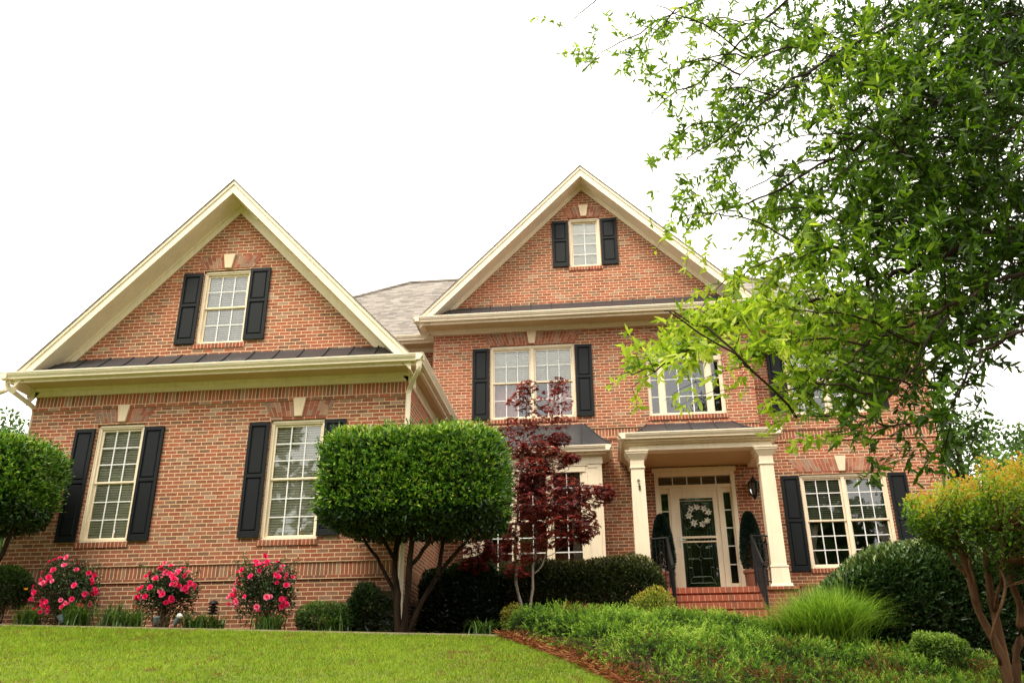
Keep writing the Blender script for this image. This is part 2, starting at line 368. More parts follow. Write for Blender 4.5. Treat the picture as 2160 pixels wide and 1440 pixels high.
cols = [(.36, .11, .06), (.42, .17, .10), (.31, .10, .055), (.42, .23, .15), (.32, .19, .13)]
for i, c_ in enumerate(cols): M['lb%d' % i] = paint('lintel_brick_%s' % 'abcde'[i], c_, .85, .15)
M['mortar'] = paint('mortar', (.62, .44, .27), .9)
def band(name, x0, x1, z0, z1, y, over=True, under=True, side=None):
    s = MB()
    s.box(x0, x1, y-.004, y+.02, z0, z1); o = s.build(name, brick_mat(name+'_soldiers', bw=.0677, bh=z1-z0+.004, stag=0, z0=z0-.002), house)
    s = MB()
    if over: s.box(x0-.02, x1+.02, y-.026, y+.02, z1, z1+.064)
    if under: s.box(x0-.02, x1+.02, y-.026, y+.02, z0-.064, z0)
    if over or under: s.build(name+'_corbel', M['brick'], o, .003)

# ---- garage wing front
w1 = (-8.88, -8.00, 2.71, 4.79); w2 = (-5.69, -4.71, 2.67, 4.75); wu = (-7.31, -6.38, 6.27, 7.78)
gs = 1.055; gA = 9.00; gcx = -6.735
nL = Vector((-gs, 0, 1)).normalized(); nR = Vector((gs, 0, 1)).normalized()
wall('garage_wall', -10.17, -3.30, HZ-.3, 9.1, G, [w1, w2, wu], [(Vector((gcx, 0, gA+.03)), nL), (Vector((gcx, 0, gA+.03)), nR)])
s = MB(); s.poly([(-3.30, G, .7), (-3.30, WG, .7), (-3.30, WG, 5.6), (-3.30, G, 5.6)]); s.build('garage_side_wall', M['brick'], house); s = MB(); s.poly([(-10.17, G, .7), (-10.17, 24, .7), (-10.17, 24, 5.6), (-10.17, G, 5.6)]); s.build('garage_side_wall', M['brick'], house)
def sideband(x, sg, z0, z1, y0, y1):
    s = MB(); s.box(min(x, x+sg*.004), max(x, x+sg*.004), y0, y1, z0, z1); o = s.build('side_band', brick_mat('side_band_soldiers', bw=.0677, bh=z1-z0+.004, stag=0, z0=z0-.002), house)
window(*w1, G, [(-8.82, -8.06)], 3, 3, ('blind', 1, .0215)); window(*w2, G, [(-5.63, -4.77)], 3, 3, ('blind', 1, .0215))
window(*wu, G, [(-7.25, -6.44)], 3, 2, ('blind', 1, .0215))
for a, b in ((-9.27, -8.90), (-7.98, -7.61), (-6.06, -5.69), (-4.71, -4.33)): shutter(a, b, 2.71, 4.71, G, .52)
shutter(-7.69, -7.31, 6.27, 7.72, G, .54); shutter(-6.38, -5.99, 6.30, 7.76, G, .54)
lintel(-8.90, -7.98, 4.83, 5.10, G); lintel(-5.71, -4.69, 4.80, 5.09, G); lintel(-7.34, -6.34, 7.81, 8.06, G)
band('upper_brick_band', -10.17, -3.30, 5.15, 5.36, G, over=False)
band('lower_brick_band', -10.17, -3.30, 2.08, 2.285, G)
sideband(-3.30, 1, 2.08, 2.285, G, WG); sideband(-3.30, 1, 5.15, 5.36, G, WG)

def gutter_prof(y, zt, sg=1):      # K-style profile in (y,z), outer face toward -y
    return [(y, zt), (y, zt-.022), (y+.012, zt-.026), (y+.012, zt-.045), (y+.05, zt-.095), (y+.05, zt-.115), (y+.062, zt-.12), (y+.13, zt-.12), (y+.13, zt-.02), (y+.02, zt-.012)]
def gable(prefix, cx, yf, yw, zA, s, dxe, drop, zg, halfg, ztop_wall, yback, frieze_bot, xl, xr, gut_side=()):
    """front gable: rake boards, soffit, frieze, cornice return, pent roof and roof planes"""
    T = lambda dx: zA-s*dx
    f = MB(); fr = MB(); so = MB(); ro = MB()
    hf = .27
    for sg in (-1, 1):
        def band4(a, b, y0, y1, mb, d0=0.0, d1=None):
            d1 = dxe if d1 is None else d1
            mb.prism([(cx+sg*d0, T(d0)-a), (cx+sg*d1, T(d1)-a), (cx+sg*d1, T(d1)-b), (cx+sg*d0, T(d0)-b)], 'y', y0, y1)
        band4(.022, .10, yf-.035, yf, f); band4(.10, hf+.02, yf-.012, yf+.02, f); band4(hf-.005, hf+.02, yf-.02, yf-.012, f)
        band4(hf, hf+.02, yf+.02, yw-.002, so)
        band4(hf+.015, drop, yw-.03, yw-.003, fr); band4(hf+.015, hf+.06, yw-.06, yw-.03, fr)
        # roof plane with thickness
        e = dxe+.12
        ro.prism([(cx, T(0)+.0), (cx+sg*e, T(e)), (cx+sg*e, T(e)-.022), (cx, T(0)-.022)], 'y', yf-.055, yback)
    f.build('rake_board', M['cream'], house); so.build('rake_soffit', M['cream'], house); fr.build('rake_frieze', M['cream'], house)
    # deck thickness makes the roof read from the side
    ro.build('roof', M['shingle'], house)
    # cornice return
    c = MB(); c.prism(gutter_prof(yf-.13, zg), 'x', cx-halfg, cx+halfg)
    gt = c.build('gutter', M['cream'], house)
    c = MB(); c.box(cx-halfg+.06, cx+halfg-.06, yf-.002, yf+.025, zg-.17, zg-.01)
    c.box(cx-halfg+.15, cx+halfg-.15, yf+.025, yf+.07, zg-.155, zg-.135)
    c.box(xl-.02, xr+.02, yw-.03, yw-.002, frieze_bot, zg-.15); c.box(xl-.05, xr+.05, yw-.065, yw-.03, zg-.21, zg-.15)
    c.build('cornice', M['cream'], house)
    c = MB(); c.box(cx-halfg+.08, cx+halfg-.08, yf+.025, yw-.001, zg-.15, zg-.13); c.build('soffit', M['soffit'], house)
    # pent roof, concave, trimmed by the rake soffits
    y0, y1 = yf-.05, yw; z0, z1 = zg+.01, ztop_wall; p = MB(); n = 6
    for k in range(n):
        def pt(u): return y0+(y1-y0)*u, z0+(z1-z0)*(u**1.25), (zA-hf-.0-(z0+(z1-z0)*(u**1.25)))/s
        ya, za, ha = pt(k/n); yb, zb, hb = pt((k+1)/n)
        p.poly([(cx-ha, ya, za), (cx+ha, ya, za), (cx+hb, yb, zb), (cx-hb, yb, zb)])
    pr = p.build('pent_roof', M['metal'], house)
    x = cx-halfg+.75
    while x < cx+halfg-.6:
        q = MB()
        for k in range(n):
            ya, za, ha = pt(k/n); yb, zb, hb = pt((k+1)/n)
            if abs(x-cx) < hb: q.prism([(ya, za), (yb, zb), (yb, zb+.028), (ya, za+.028)], 'x', x-.011, x+.011)
        q.build('standing_seam', M['metal'], pr); x += .46
gable('garage', gcx, G-.45, G, 9.48, 1.055, 3.60, .475, 5.66, 3.83, 6.06, WG+.5, 5.36, -10.17, -3.30)
# right and left eaves of the garage wing
def eave_y(x_out, x_wall, y0, y1, zg, fb):
    sg = 1 if x_out > x_wall else -1
    c = MB(); pr = [(x_out-sg*(p[0]), p[1]) for p in gutter_prof(0, zg)]; c.prism(pr, 'y', y0, y1); c.build('side_gutter', M['cream'], house)
    c = MB(); a, b = sorted((x_out-sg*.13, x_out-sg*.155)); c.box(a, b, y0+.1, y1, zg-.17, zg-.01)
    a, b = sorted((x_wall+sg*.002, x_wall+sg*.03)); c.box(a, b, y0+.55, y1, fb, zg-.15); a, b = sorted((x_wall+sg*.03, x_wall+sg*.065)); c.box(a, b, y0+.5, y1, zg-.21, zg-.15)
    a, b = sorted((x_out-sg*.155, x_out-sg*.20)); c.box(a, b, y0+.2, y1, zg-.157, zg-.137); c.build('side_cornice', M['cream'], house)
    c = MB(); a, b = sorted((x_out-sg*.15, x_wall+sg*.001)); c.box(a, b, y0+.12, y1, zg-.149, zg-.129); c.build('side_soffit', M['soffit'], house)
eave_y(-2.90, -3.30, G-.58, WG, 5.658, 5.36); eave_y(-10.565, -10.17, G-.58, WG+1, 5.658, 5.36)

# ---- centre bay and main block
mcx = -.145
w3 = (-2.33, -.45, 5.83, 7.55); wg = (-.48, .25, 9.44, 10.73); wp = (1.09, 2.71, 5.78, 7.64); dr = (1.09, 2.71, 2.05, 4.60); bw_ = (-2.55, -.2, 2.3, 4.6)
nL = Vector((-1.01, 0, 1)).normalized(); nR = Vector((1.01, 0, 1)).normalized()
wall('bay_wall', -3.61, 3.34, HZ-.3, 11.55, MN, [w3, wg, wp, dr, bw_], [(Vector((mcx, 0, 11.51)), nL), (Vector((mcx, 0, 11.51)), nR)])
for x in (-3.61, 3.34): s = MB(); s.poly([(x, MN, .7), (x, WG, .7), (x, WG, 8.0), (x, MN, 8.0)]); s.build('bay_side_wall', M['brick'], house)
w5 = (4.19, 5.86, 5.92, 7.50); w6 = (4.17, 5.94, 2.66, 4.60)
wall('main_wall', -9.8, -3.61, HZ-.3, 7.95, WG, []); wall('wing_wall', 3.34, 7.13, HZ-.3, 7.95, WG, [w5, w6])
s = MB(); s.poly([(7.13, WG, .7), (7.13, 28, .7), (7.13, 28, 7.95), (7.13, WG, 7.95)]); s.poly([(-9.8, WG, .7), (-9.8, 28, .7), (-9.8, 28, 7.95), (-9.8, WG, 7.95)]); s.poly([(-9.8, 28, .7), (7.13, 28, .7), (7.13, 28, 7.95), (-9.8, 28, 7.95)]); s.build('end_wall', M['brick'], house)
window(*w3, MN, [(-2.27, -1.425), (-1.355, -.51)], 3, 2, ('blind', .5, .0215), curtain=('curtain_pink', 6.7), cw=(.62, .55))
window(*wg, MN, [(-.42, .19)], 2, 4, ('blind', 1, .0231), single=True)  # closed blind added to stand in for the sky reflected in this pane
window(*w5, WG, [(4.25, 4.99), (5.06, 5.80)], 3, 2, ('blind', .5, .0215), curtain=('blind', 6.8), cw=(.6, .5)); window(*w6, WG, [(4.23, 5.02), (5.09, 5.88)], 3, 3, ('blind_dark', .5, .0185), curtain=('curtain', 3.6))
for a, b in ((-2.71, -2.34), (-.44, -.07)): shutter(a, b, 5.83, 7.49, MN, .54)
for a, b in ((-.87, -.49), (.26, .64)): shutter(a, b, 9.44, 10.65, MN, .57)
for a, b in ((3.80, 4.17), (5.88, 6.25)): shutter(a, b, 6.0, 7.50, WG, .54)
for a, b in ((3.77, 4.15), (5.96, 6.33)): shutter(a, b, 2.60, 4.57, WG, .52)
lintel(-2.36, -.42, 7.58, 7.84, MN); lintel(-.50, .27, 10.76, 11.02, MN, splay=.05); lintel(4.14, 5.97, 4.65, 4.93, WG)
band('bay_brick_band', -3.61, 3.34, 5.36, 5.545, MN); band('wing_brick_band', 3.36, 7.13, 5.38, 5.57, WG); band('frieze_brick_band', 3.36, 7.13, 7.57, 7.78, WG, over=False)
band('base_brick_band', 3.36, 7.13, 2.10, 2.31, WG)
sideband(3.34, 1, 5.36, 5.545, MN, WG)
gable('main', mcx, MN-.45, MN, 11.87, 1.0, 3.70, .385, 8.12, 3.84, 8.53, 23.1, 7.87, -3.61, 3.34)
eave_y(-3.98, -3.61, MN-.58, 18.2, 8.118, 7.87); eave_y(3.70, 3.34, MN-.58, 18.2, 8.118, 7.87)
# main block cornice
def cornice_x(x0, x1, yw, zg, fb):
    c = MB(); c.prism(gutter_prof(yw-.58, zg), 'x', x0, x1); c.build('gutter', M['cream'], house)
    c = MB(); c.box(x0, x1, yw-.452, yw-.425, zg-.17, zg-.01); c.box(x0, x1, yw-.425, yw-.38, zg-.157, zg-.137); c.box(x0+.02, x1-.35 if x1 > 5 else x1, yw-.03, yw-.002, fb, zg-.15); c.box(x0, x1-.3 if x1 > 5 else x1, yw-.065, yw-.03, zg-.21, zg-.15); c.build('cornice', M['cream'], house)
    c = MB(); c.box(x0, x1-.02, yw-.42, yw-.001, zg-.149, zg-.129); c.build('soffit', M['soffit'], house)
cornice_x(-10.2, -3.64, WG, 8.02, 7.78); cornice_x(3.37, 7.52, WG, 8.02, 7.78)
eave_y(7.53, 7.13, WG-.58, 28.4, 8.018, 7.78)
# hip roof
r = MB(); e0, e1, f0, f1, zr, ze = -10.25, 7.58, 18.10, 28.1, 11.93, 7.96
Lr, Rr = (-5.42, 23.1, zr), (2.75, 23.1, zr)
a, b, c, d = (e0, f0, ze), (e1, f0, ze), (e1, f1, ze), (e0, f1, ze)
r.poly([a, b, Rr, Lr]); r.poly([b, c, Rr]); r.poly([c, d, Lr, Rr]); r.poly([d, a, Lr])
r.build('main_roof', M['shingle'], house, fix=False)
r = MB()
for p, q in ((a, Lr), (b, Rr), (Lr, Rr)): r.tube([Vector(p)+Vector((0, 0, .01)), Vector(q)+Vector((0, 0, .01))], .06, 6)
r.build('ridge_cap', M['shingle'], house)

# ---- palladian window above the porch
f = MB(); y = MN+.05; X0, X1, z0, zt = 1.09, 2.71, 5.78, 7.02
cxp = 1.9; f.box(X0, X1, y-.01, y+.1, z0, z0+.06); f.box(X0, X1, y-.012, y+.1, zt-.01, zt+.09)
for a, b in ((X0, X0+.06), (1.34, 1.455), (2.345, 2.46), (X1-.06, X1)): f.box(a, b, y, y+.1, z0+.06, zt-.01)
n = 20; ra, rb = .81, .53
for k in range(n):
    t0, t1 = math.pi*k/n, math.pi*(k+1)/n
    P = lambda t, w: (cxp+(ra-w)*math.cos(t), zt+.09+(rb-w)*math.sin(t))
    f.prism([P(t0, 0), P(t1, 0), P(t1, .065), P(t0, .065)], 'y', y, y+.1)
pal = f.build('arched_window', M['frame'], house, .003)
m_ = MB(); mint(m_, X0+.06, 1.34, z0+.06, zt-.01, 1, 3, y+.05); mint(m_, 1.455, 2.345, z0+.06, zt-.01, 3, 3, y+.05); mint(m_, 2.46, X1-.06, z0+.06, zt-.01, 1, 3, y+.05)
for ang in (36, 72, 108, 144):
    t0 = math.radians(ang); m_.prism([(cxp-.01, zt+.09), (cxp+.01, zt+.09), (cxp+.01+.75*math.cos(t0), zt+.09+.47*math.sin(t0)), (cxp-.01+.75*math.cos(t0), zt+.09+.47*math.sin(t0))], 'y', y+.05, y+.07)
m_.build('muntins', M['white'], pal)
for a, b in ((X0+.06, 1.34), (1.455, 2.345), (2.46, X1-.06)):
    s = MB(); ring(s, a, b, z0+.06, zt-.01, .02, y+.04, y+.075); s.build('sash', M['frame'], pal)
g = MB(); g.poly([(X0+.03, y+.065, z0+.03), (X1-.03, y+.065, z0+.03), (X1-.03, y+.065, 7.64), (X0+.03, y+.065, 7.64)]); g.build('pane', M['glass'], pal, fix=False)
sp = MB()      # brick spandrels closing the square opening around the arch
for k in range(n):
    t0, t1 = math.pi*k/n, math.pi*(k+1)/n
    p0 = (cxp+ra*math.cos(t0), zt+.09+rb*math.sin(t0)); p1 = (cxp+ra*math.cos(t1), zt+.09+rb*math.sin(t1))
    sp.prism([(p0[0], 7.64), (p1[0], 7.64), p1, p0], 'y', MN+.0005, MN+.2)
sp.build('arch_wall', M['brick'], house)
for k in range(30):
    if k in (0, 15): ab = MB()
    t0, t1 = math.pi*(k+.04)/30, math.pi*(k+.86)/30
    if 13.6 < k < 15.4: continue
    P = lambda t, w: (cxp+(ra+w)*math.cos(t), zt+.09+(rb+w)*math.sin(t))
    ab.prism([P(t0, .01), P(t1, .01), P(t1, .2), P(t0, .2)], 'y', MN-.008, MN+.01, random.randrange(5)); t1 = math.pi*(k+1)/30; t0 = math.pi*k/30; ab.prism([P(t0, .015), P(t1, .015), P(t1, .195), P(t0, .195)], 'y', MN-.0025, MN+.006, 5)
    if k in (13, 29): ab.build('arch_bricks', [M['lb%d' % q] for q in range(5)]+[M['mortar']], house)
k = MB(); k.prism([(cxp-.07, 7.63), (cxp+.07, 7.63), (cxp+.115, 7.868), (cxp-.115, 7.868)], 'y', MN-.045, MN+.01); k.build('keystone', M['stone'], house, .006)
s = MB(); s.box(X0-.03, X1+.03, MN-.025, MN+.06, z0-.1, z0-.003); s.build('window_sill', M['rowlock'], pal, .003)
r = MB(); A, B, c_, d_, y0, y1 = X0-.1, X1+.1, 5.6, 7.8, MN+.225, MN+2
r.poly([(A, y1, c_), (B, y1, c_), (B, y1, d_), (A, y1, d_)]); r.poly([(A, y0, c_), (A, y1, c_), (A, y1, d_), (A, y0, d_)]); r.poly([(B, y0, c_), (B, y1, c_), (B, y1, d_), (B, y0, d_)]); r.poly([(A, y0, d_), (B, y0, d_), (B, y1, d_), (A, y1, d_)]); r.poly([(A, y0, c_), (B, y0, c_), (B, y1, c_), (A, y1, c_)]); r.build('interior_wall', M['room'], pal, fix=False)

# ---- box bay window
by = 17.2; bx0, bx1 = -2.76, .03; zb0, zb1 = 2.45, 4.80
f = MB()
f.box(bx0, -2.40, by, by+.08, zb0, zb1); f.box(-.36, bx1, by, by+.08, zb0, zb1); f.box(-2.40, -.36, by, by+.08, 4.50, zb1); f.box(-2.40, -.36, by, by+.08, zb0, 2.52)
f.box(bx0, bx0+.08, by+.08, MN, zb0, zb1); f.box(bx1-.08, bx1, by+.08, MN, zb0, zb1); f.box(bx0, bx1, by+.08, MN, zb0, zb0+.05)
f.box(bx0-.03, bx1+.03, by-.04, MN, zb0-.09, zb0)
for a, b in ((bx0+.06, -2.46), (-.29, bx1-.06)):
    ring(f, a, b, zb0+.1, zb1-.25, .03, by-.012, by)
f.box(-2.46, -.30, by-.02, by, 4.44, 4.56); f.box(-2.50, -.26, by-.035, by, 4.56, 4.59)
bay = f.build('box_bay', M['frame'], house, .004)
for a, b in ((-2.40, -1.74), (-1.69, -1.05), (-1.01, -.36)):
    s = MB(); ring(s, a, b, 2.52, 4.50, .055, by+.02, by+.06); md = 3.48; s.box(a+.05, b-.05, by+.025, by+.055, md-.025, md+.025); s.build('sash', M['frame'], bay, .003)
    s = MB(); mint(s, a+.055, b-.055, 2.575, md-.025, 2, 3, by+.03); mint(s, a+.055, b-.055, md+.025, 4.445, 2, 3, by+.03); s.build('muntins', M['white'], bay)
    s = MB(); s.poly([(a+.05, by+.045, 2.57), (b-.05, by+.045, 2.57), (b-.05, by+.045, 4.45), (a+.05, by+.045, 4.45)]); s.build('pane', M['glass'], bay, fix=False)
s = MB(); s.box(-1.74, -1.69, by-.005, by+.07, 2.52, 4.50); s.box(-1.05, -1.01, by-.005, by+.07, 2.52, 4.50); s.build('mullion', M['frame'], bay)
r = MB(); A, B, c_, d_, y0, y1 = -2.68, -.05, 2.46, 4.78, by+.085, by+2.4
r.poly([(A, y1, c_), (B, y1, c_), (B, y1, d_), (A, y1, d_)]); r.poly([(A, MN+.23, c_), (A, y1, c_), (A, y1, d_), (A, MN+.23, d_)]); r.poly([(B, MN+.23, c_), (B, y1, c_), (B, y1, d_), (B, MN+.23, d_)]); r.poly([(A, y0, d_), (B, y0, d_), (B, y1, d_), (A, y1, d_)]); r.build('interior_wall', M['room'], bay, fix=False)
s = MB(); s.box(-2.3, -.5, by+.5, by+.9, 2.50, 2.98); s.box(-1.9, -1.0, by+.95, by+1.0, 2.5, 3.3); s.build('table_inside', M['lampish'], bay, .01)
s = MB()
for k in range(10): s.poly([(-.60+.018*k, by+.25+.02*(k % 2), 2.5), (-.60+.018*(k+1), by+.25+.02*((k+1) % 2), 2.5), (-.62+.02*(k+1), by+.25+.02*((k+1) % 2), 4.45), (-.62+.02*k, by+.25+.02*(k % 2), 4.45)])
s.build('curtain', M['curtain'], bay, smooth=True, fix=False)
c = MB(); c.prism(gutter_prof(by-.25, 4.93), 'x', bx0-.22, bx1+.22)
for sg, xx in ((-1, bx0-.22), (1, bx1+.22)): c.prism([(xx-sg*p[0], p[1]) for p in gutter_prof(0, 4.928)], 'y', by-.25, MN)
c.build('bay_gutter', M['cream'], house)
c = MB(); c.box(bx0-.10, bx1+.10, by-.13, MN, 4.775, 4.92); c.box(bx0-.02, bx1+.02, by-.02, by-.001, 4.60, 4.775); c.build('bay_cornice', M['cream'], house)
def hiproof(name, x0, x1, y0, y1, z0, z1, inset, nseam, curve=1.5, seam=.46):
    p = MB(); n = 8
    def L(u): zz = z0+(z1-z0)*(u**curve if curve else u); return x0+inset*u, x1-inset*u, y0+(y1-y0)*u, zz
    for k in range(n):
        a0, a1, ay, az = L(k/n); b0, b1, b_y, bz = L((k+1)/n)
        p.poly([(a0, ay, az), (a1, ay, az), (b1, b_y, bz), (b0, b_y, bz)])
        p.poly([(a1, ay, az), (a1, y1, az), (b1, y1, bz), (b1, b_y, bz)]); p.poly([(a0, y1, az), (a0, ay, az), (b0, b_y, bz), (b0, y1, bz)])
    o = p.build(name, M['metal'], house, fix=False)
    q = MB(); 
    for s_ in (0, 1): q.tube([Vector(((L(k/n)[s_]), L(k/n)[2], L(k/n)[3]+.005)) for k in range(n+1)], .016, 5)
    x = (x0+x1)/2-nseam//2*seam + (seam/2 if nseam % 2 == 0 else 0)
    q.build('hip_seams', M['metal'], o)
    for i in range(nseam):
        q = MB()
        for k in range(n):
            a0, a1, ay, az = L(k/n); b0, b1, b_y, bz = L((k+1)/n)
            if b0 < x < b1: q.prism([(ay, az), (b_y, bz), (b_y, bz+.026), (ay, az+.026)], 'x', x-.01, x+.01)
        x += seam
        if q.v: q.build('standing_seam', M['metal'], o)
hiproof('bay_roof', bx0-.2, bx1+.2, by-.24, MN, 4.935, 5.66, .52, 5, 1.15, .5)

# ---- porch
px0, px1, pyf = .37, 3.43, 16.12
c = MB(); c.prism(gutter_prof(pyf, 4.90), 'x', px0, px1)
for sg, xx in ((-1, px0), (1, px1)): c.prism([(xx-sg*p[0], p[1]) for p in gutter_prof(0, 4.898)], 'y', pyf, MN-.003)
c.build('porch_gutter', M['cream'], house)
c = MB(); c.box(px0+.11, px1-.11, pyf+.12, MN-.002, 4.74, 4.885); c.box(px0+.15, px1-.15, pyf+.17, MN-.002, 4.715, 4.74)
c.box(px0+.19, px1-.19, 16.36, 16.62, 4.60, 4.715)
for xa in (px0+.19, px1-.43): c.box(xa, xa+.24, 16.62, MN-.002, 4.60, 4.715)
c.build('porch_beam', M['cream'], house, .004)
c = MB(); c.box(px0+.40, px1-.40, 16.6, MN-.003, 4.66, 4.714); c.build('porch_ceiling', M['soffit'], house)
hiproof('porch_roof', px0+.03, px1-.03, pyf+.03, MN, 4.905, 5.60, .62, 5, 1.5, .5)
PF = 2.03
def column(cx, cy):
    c = MB()
    def blk(h, z0, z1, h1=None):
        h1 = h1 or h; i = len(c.v)
        c.v += [(cx+sx*h, cy+sy*h, z0) for sx, sy in ((-1, -1), (1, -1), (1, 1), (-1, 1))]+[(cx+sx*h1, cy+sy*h1, z1) for sx, sy in ((-1, -1), (1, -1), (1, 1), (-1, 1))]
        for q in ((0, 3, 2, 1), (4, 5, 6, 7), (0, 1, 5, 4), (1, 2, 6, 5), (2, 3, 7, 6), (3, 0, 4, 7)): c.f.append(tuple(i+k for k in q)); c.mi.append(0)
    blk(.20, PF, PF+.05, .185); blk(.165, PF+.05, PF+.34, .155); blk(.165, PF+.34, PF+.37); blk(.138, PF+.37, 4.26, .125)
    blk(.145, 4.26, 4.29); blk(.13, 4.29, 4.42); blk(.13, 4.42, 4.53, .20); blk(.21, 4.53, 4.565); blk(.225, 4.565, 4.598)
    return c.build('porch_column', M['frame'], house, .005)
cl = column(.70, 16.5); cr = column(3.10, 16.5)
# house numbers, stacked on the left column shaft
def glyph(rects, cx, z, s=.013):
    for (a, b, c_, d) in rects: hn.box(cx+a*s, cx+b*s, 16.36-.014, 16.36+.004, z+c_*s, z+d*s)
hn = MB(); zc = 4.02
glyph([(-1.6, -.8, -1.6, 1.6), (-1.6, 1.8, .9, 1.6), (1.1, 1.8, -1.5, 1.6)], .705, zc)
glyph([(-.9, .9, -.9, .9)], .712, zc-.062)
glyph([(-1.6, -.9, -1.4, 1.4), (.9, 1.6, -1.4, 1.4), (-1.2, 1.2, -.4, .4), (-1.6, 1.6, .9, 1.4)], .715, zc-.112)
glyph([(-1.6, 1.6, .4, .9), (-1.6, 1.6, -.9, -.4)], .718, zc-.160)
hn.build('house_number', M['iron'], cl)
# porch floor, brick pier skirts and steps
s = MB(); s.box(px0+.05, px1-.05, 16.24, MN, PF-.06, PF-.002); s.build('porch_floor', M['step_brick'], house, .004)
s = MB(); s.box(px0+.09, px1-.09, 16.28, MN, .8, PF-.06); s.build('porch_base', M['step_course'], house)
s = MB(); s2 = MB()
for k in range(4):
    zt_ = PF-.165*(k+1); y1_ = 16.28-.30*k; 
    s.box(1.13, 2.67, y1_-.32, y1_+.02, zt_-.10, zt_); s2.box(1.16, 2.64, y1_-.30, y1_+.01, zt_-.4, zt_-.10)
s.box(1.11, 2.69, 16.22, 16.30, PF-.10, PF+.001)
st = s.build('porch_steps', M['step_brick'], house, .004); s2.build('step_risers', M['step_course'], st)
# railings
def railing(x, sg, xcol):
    r = MB(); top = Vector((x, 16.30, PF+.90)); bot = Vector((x, 15.38, PF+.24)); 
    r.tube([top, bot, bot+Vector((0, -.06, -.03))], .024, 6)
    r.tube([top-Vector((0, 0, .0)), Vector((x, 16.30, PF))], .016, 6); r.tube([bot+Vector((0, 0, 0)), Vector((x, 15.38, 1.32))], .024, 6)
    r.lathe((x, 15.38, PF+.26), [(.001, -.03), (.034, -.01), (.034, .01), (.001, .035)], 10)
    r.tube([top-Vector((0, 0, .72)), bot-Vector((0, 0, .72))], .010, 5); r.tube([top-Vector((0, 0, .14)), bot-Vector((0, 0, .14))], .008, 5)
    for k in range(1, 9):
        p = top.lerp(bot, k/9); r.tube([p, p-Vector((0, 0, .73))], .008, 5)
    r.tube([top, Vector((xcol, 16.42, PF+.90))], .018, 6); r.tube([top-Vector((0, 0, .80)), Vector((xcol, 16.42, PF+.10))], .010, 5); r.tube([top-Vector((0, 0, .14)), Vector((xcol, 16.42, PF+.76))], .008, 5)
    for k in range(1, 5): q = top.lerp(Vector((xcol, 16.42, PF+.90)), k/5); r.tube([q, q-Vector((0, 0, .86))], .008, 5)
    # side guard back to the wall
    a = Vector((xcol, 16.6, PF+.90)); b = Vector((xcol, MN-.02, PF+.90)); r.tube([a, b], .018, 6); r.tube([a-Vector((0, 0, .8)), b-Vector((0, 0, .8))], .01, 5)
    for k in range(1, 11): q = a.lerp(b, k/11); r.tube([q, q-Vector((0, 0, .88))], .008, 5)
    return r.build('stair_railing', M['iron'], house)
railing(1.15, -1, .80); railing(2.65, 1, 3.0)
# ---- door unit
f = MB(); y = MN-.02
f.box(1.09, 1.17, y, y+.16, PF, 4.6); f.box(2.63, 2.71, y, y+.16, PF, 4.6); f.box(1.17, 2.63, y, y+.16, 4.50, 4.6); f.box(1.05, 2.75, y-.03, y, 4.54, 4.63)
f.box(1.17, 2.63, y+.02, y+.14, 4.21, 4.28); f.box(1.17, 2.63, y+.01, y+.14, 4.455, 4.50)
for a, b in ((1.38, 1.46), (2.34, 2.42)): f.box(a, b, y+.01, y+.15, PF, 4.21)
f.box(1.46, 2.34, y+.02, y+.15, 4.13, 4.21)
for a, b in ((1.17, 1.38), (2.42, 2.63)): f.box(a, b, y+.05, y+.13, PF, PF+.28); f.box(a, b, y+.05, y+.13, 4.11, 4.21); f.box(a, a+.035, y+.05, y+.13, PF+.28, 4.11); f.box(b-.035, b, y+.05, y+.13, PF+.28, 4.11)
du = f.build('door_surround', M['frame'], house, .004)
s = MB(); 
for a, b in ((1.205, 1.345), (2.455, 2.595)): mint(s, a, b, PF+.28, 4.11, 1, 5, y+.06)
mint(s, 1.17, 2.63, 4.28, 4.455, 5, 1, y+.06); s.build('muntins', M['white'], du)
s = MB()
for a, b, c_, d_ in ((1.2, 1.35, PF+.28, 4.11), (2.45, 2.6, PF+.28, 4.11), (1.17, 2.63, 4.28, 4.455)): s.poly([(a, y+.07, c_), (b, y+.07, c_), (b, y+.07, d_), (a, y+.07, d_)])
s.build('sidelight_glass', M['glass'], du, fix=False)
s = MB(); s.box(1.12, 2.68, y+.6, y+.65, PF, 4.58); s.poly([(1.1, y+.16, PF), (1.1, y+.6, PF), (1.1, y+.6, 4.6), (1.1, y+.16, 4.6)]); s.poly([(2.7, y+.16, PF), (2.7, y+.6, PF), (2.7, y+.6, 4.6), (2.7, y+.16, 4.6)]); s.poly([(1.1, y+.16, 4.6), (2.7, y+.16, 4.6), (2.7, y+.6, 4.6), (1.1, y+.6, 4.6)]); s.build('hall_wall', M['room'], du, fix=False)
s = MB(); s.box(1.47, 2.33, y+.09, y+.13, PF+.01, 4.13); door = s.build('front_door', M['door'], house)
s = MB(); s.box(1.62, 2.18, y+.08, y+.09, PF+.25, 3.95); s.build('door_glass', M['leaded'], door)
s = MB(); yy = y+.078
def lr(x0, x1, z0, z1, w=.007):
    for a, b in (((x0, z0), (x1, z0)), ((x1, z0), (x1, z1)), ((x1, z1), (x0, z1)), ((x0, z1), (x0, z0))): s.tube([(a[0], yy, a[1]), (b[0], yy, b[1])], w/1.6, 4)
def ll(*p): s.tube([(a, yy, b) for a, b in p], .0045, 4)
lr(1.66, 2.14, PF+.30, 3.9); lr(1.72, 2.08, PF+.42, 3.8); ll((1.9, PF+.3), (1.9, PF+.42)); ll((1.64, PF+.27), (1.72, PF+.42)); ll((2.16, PF+.27), (2.08, PF+.42))
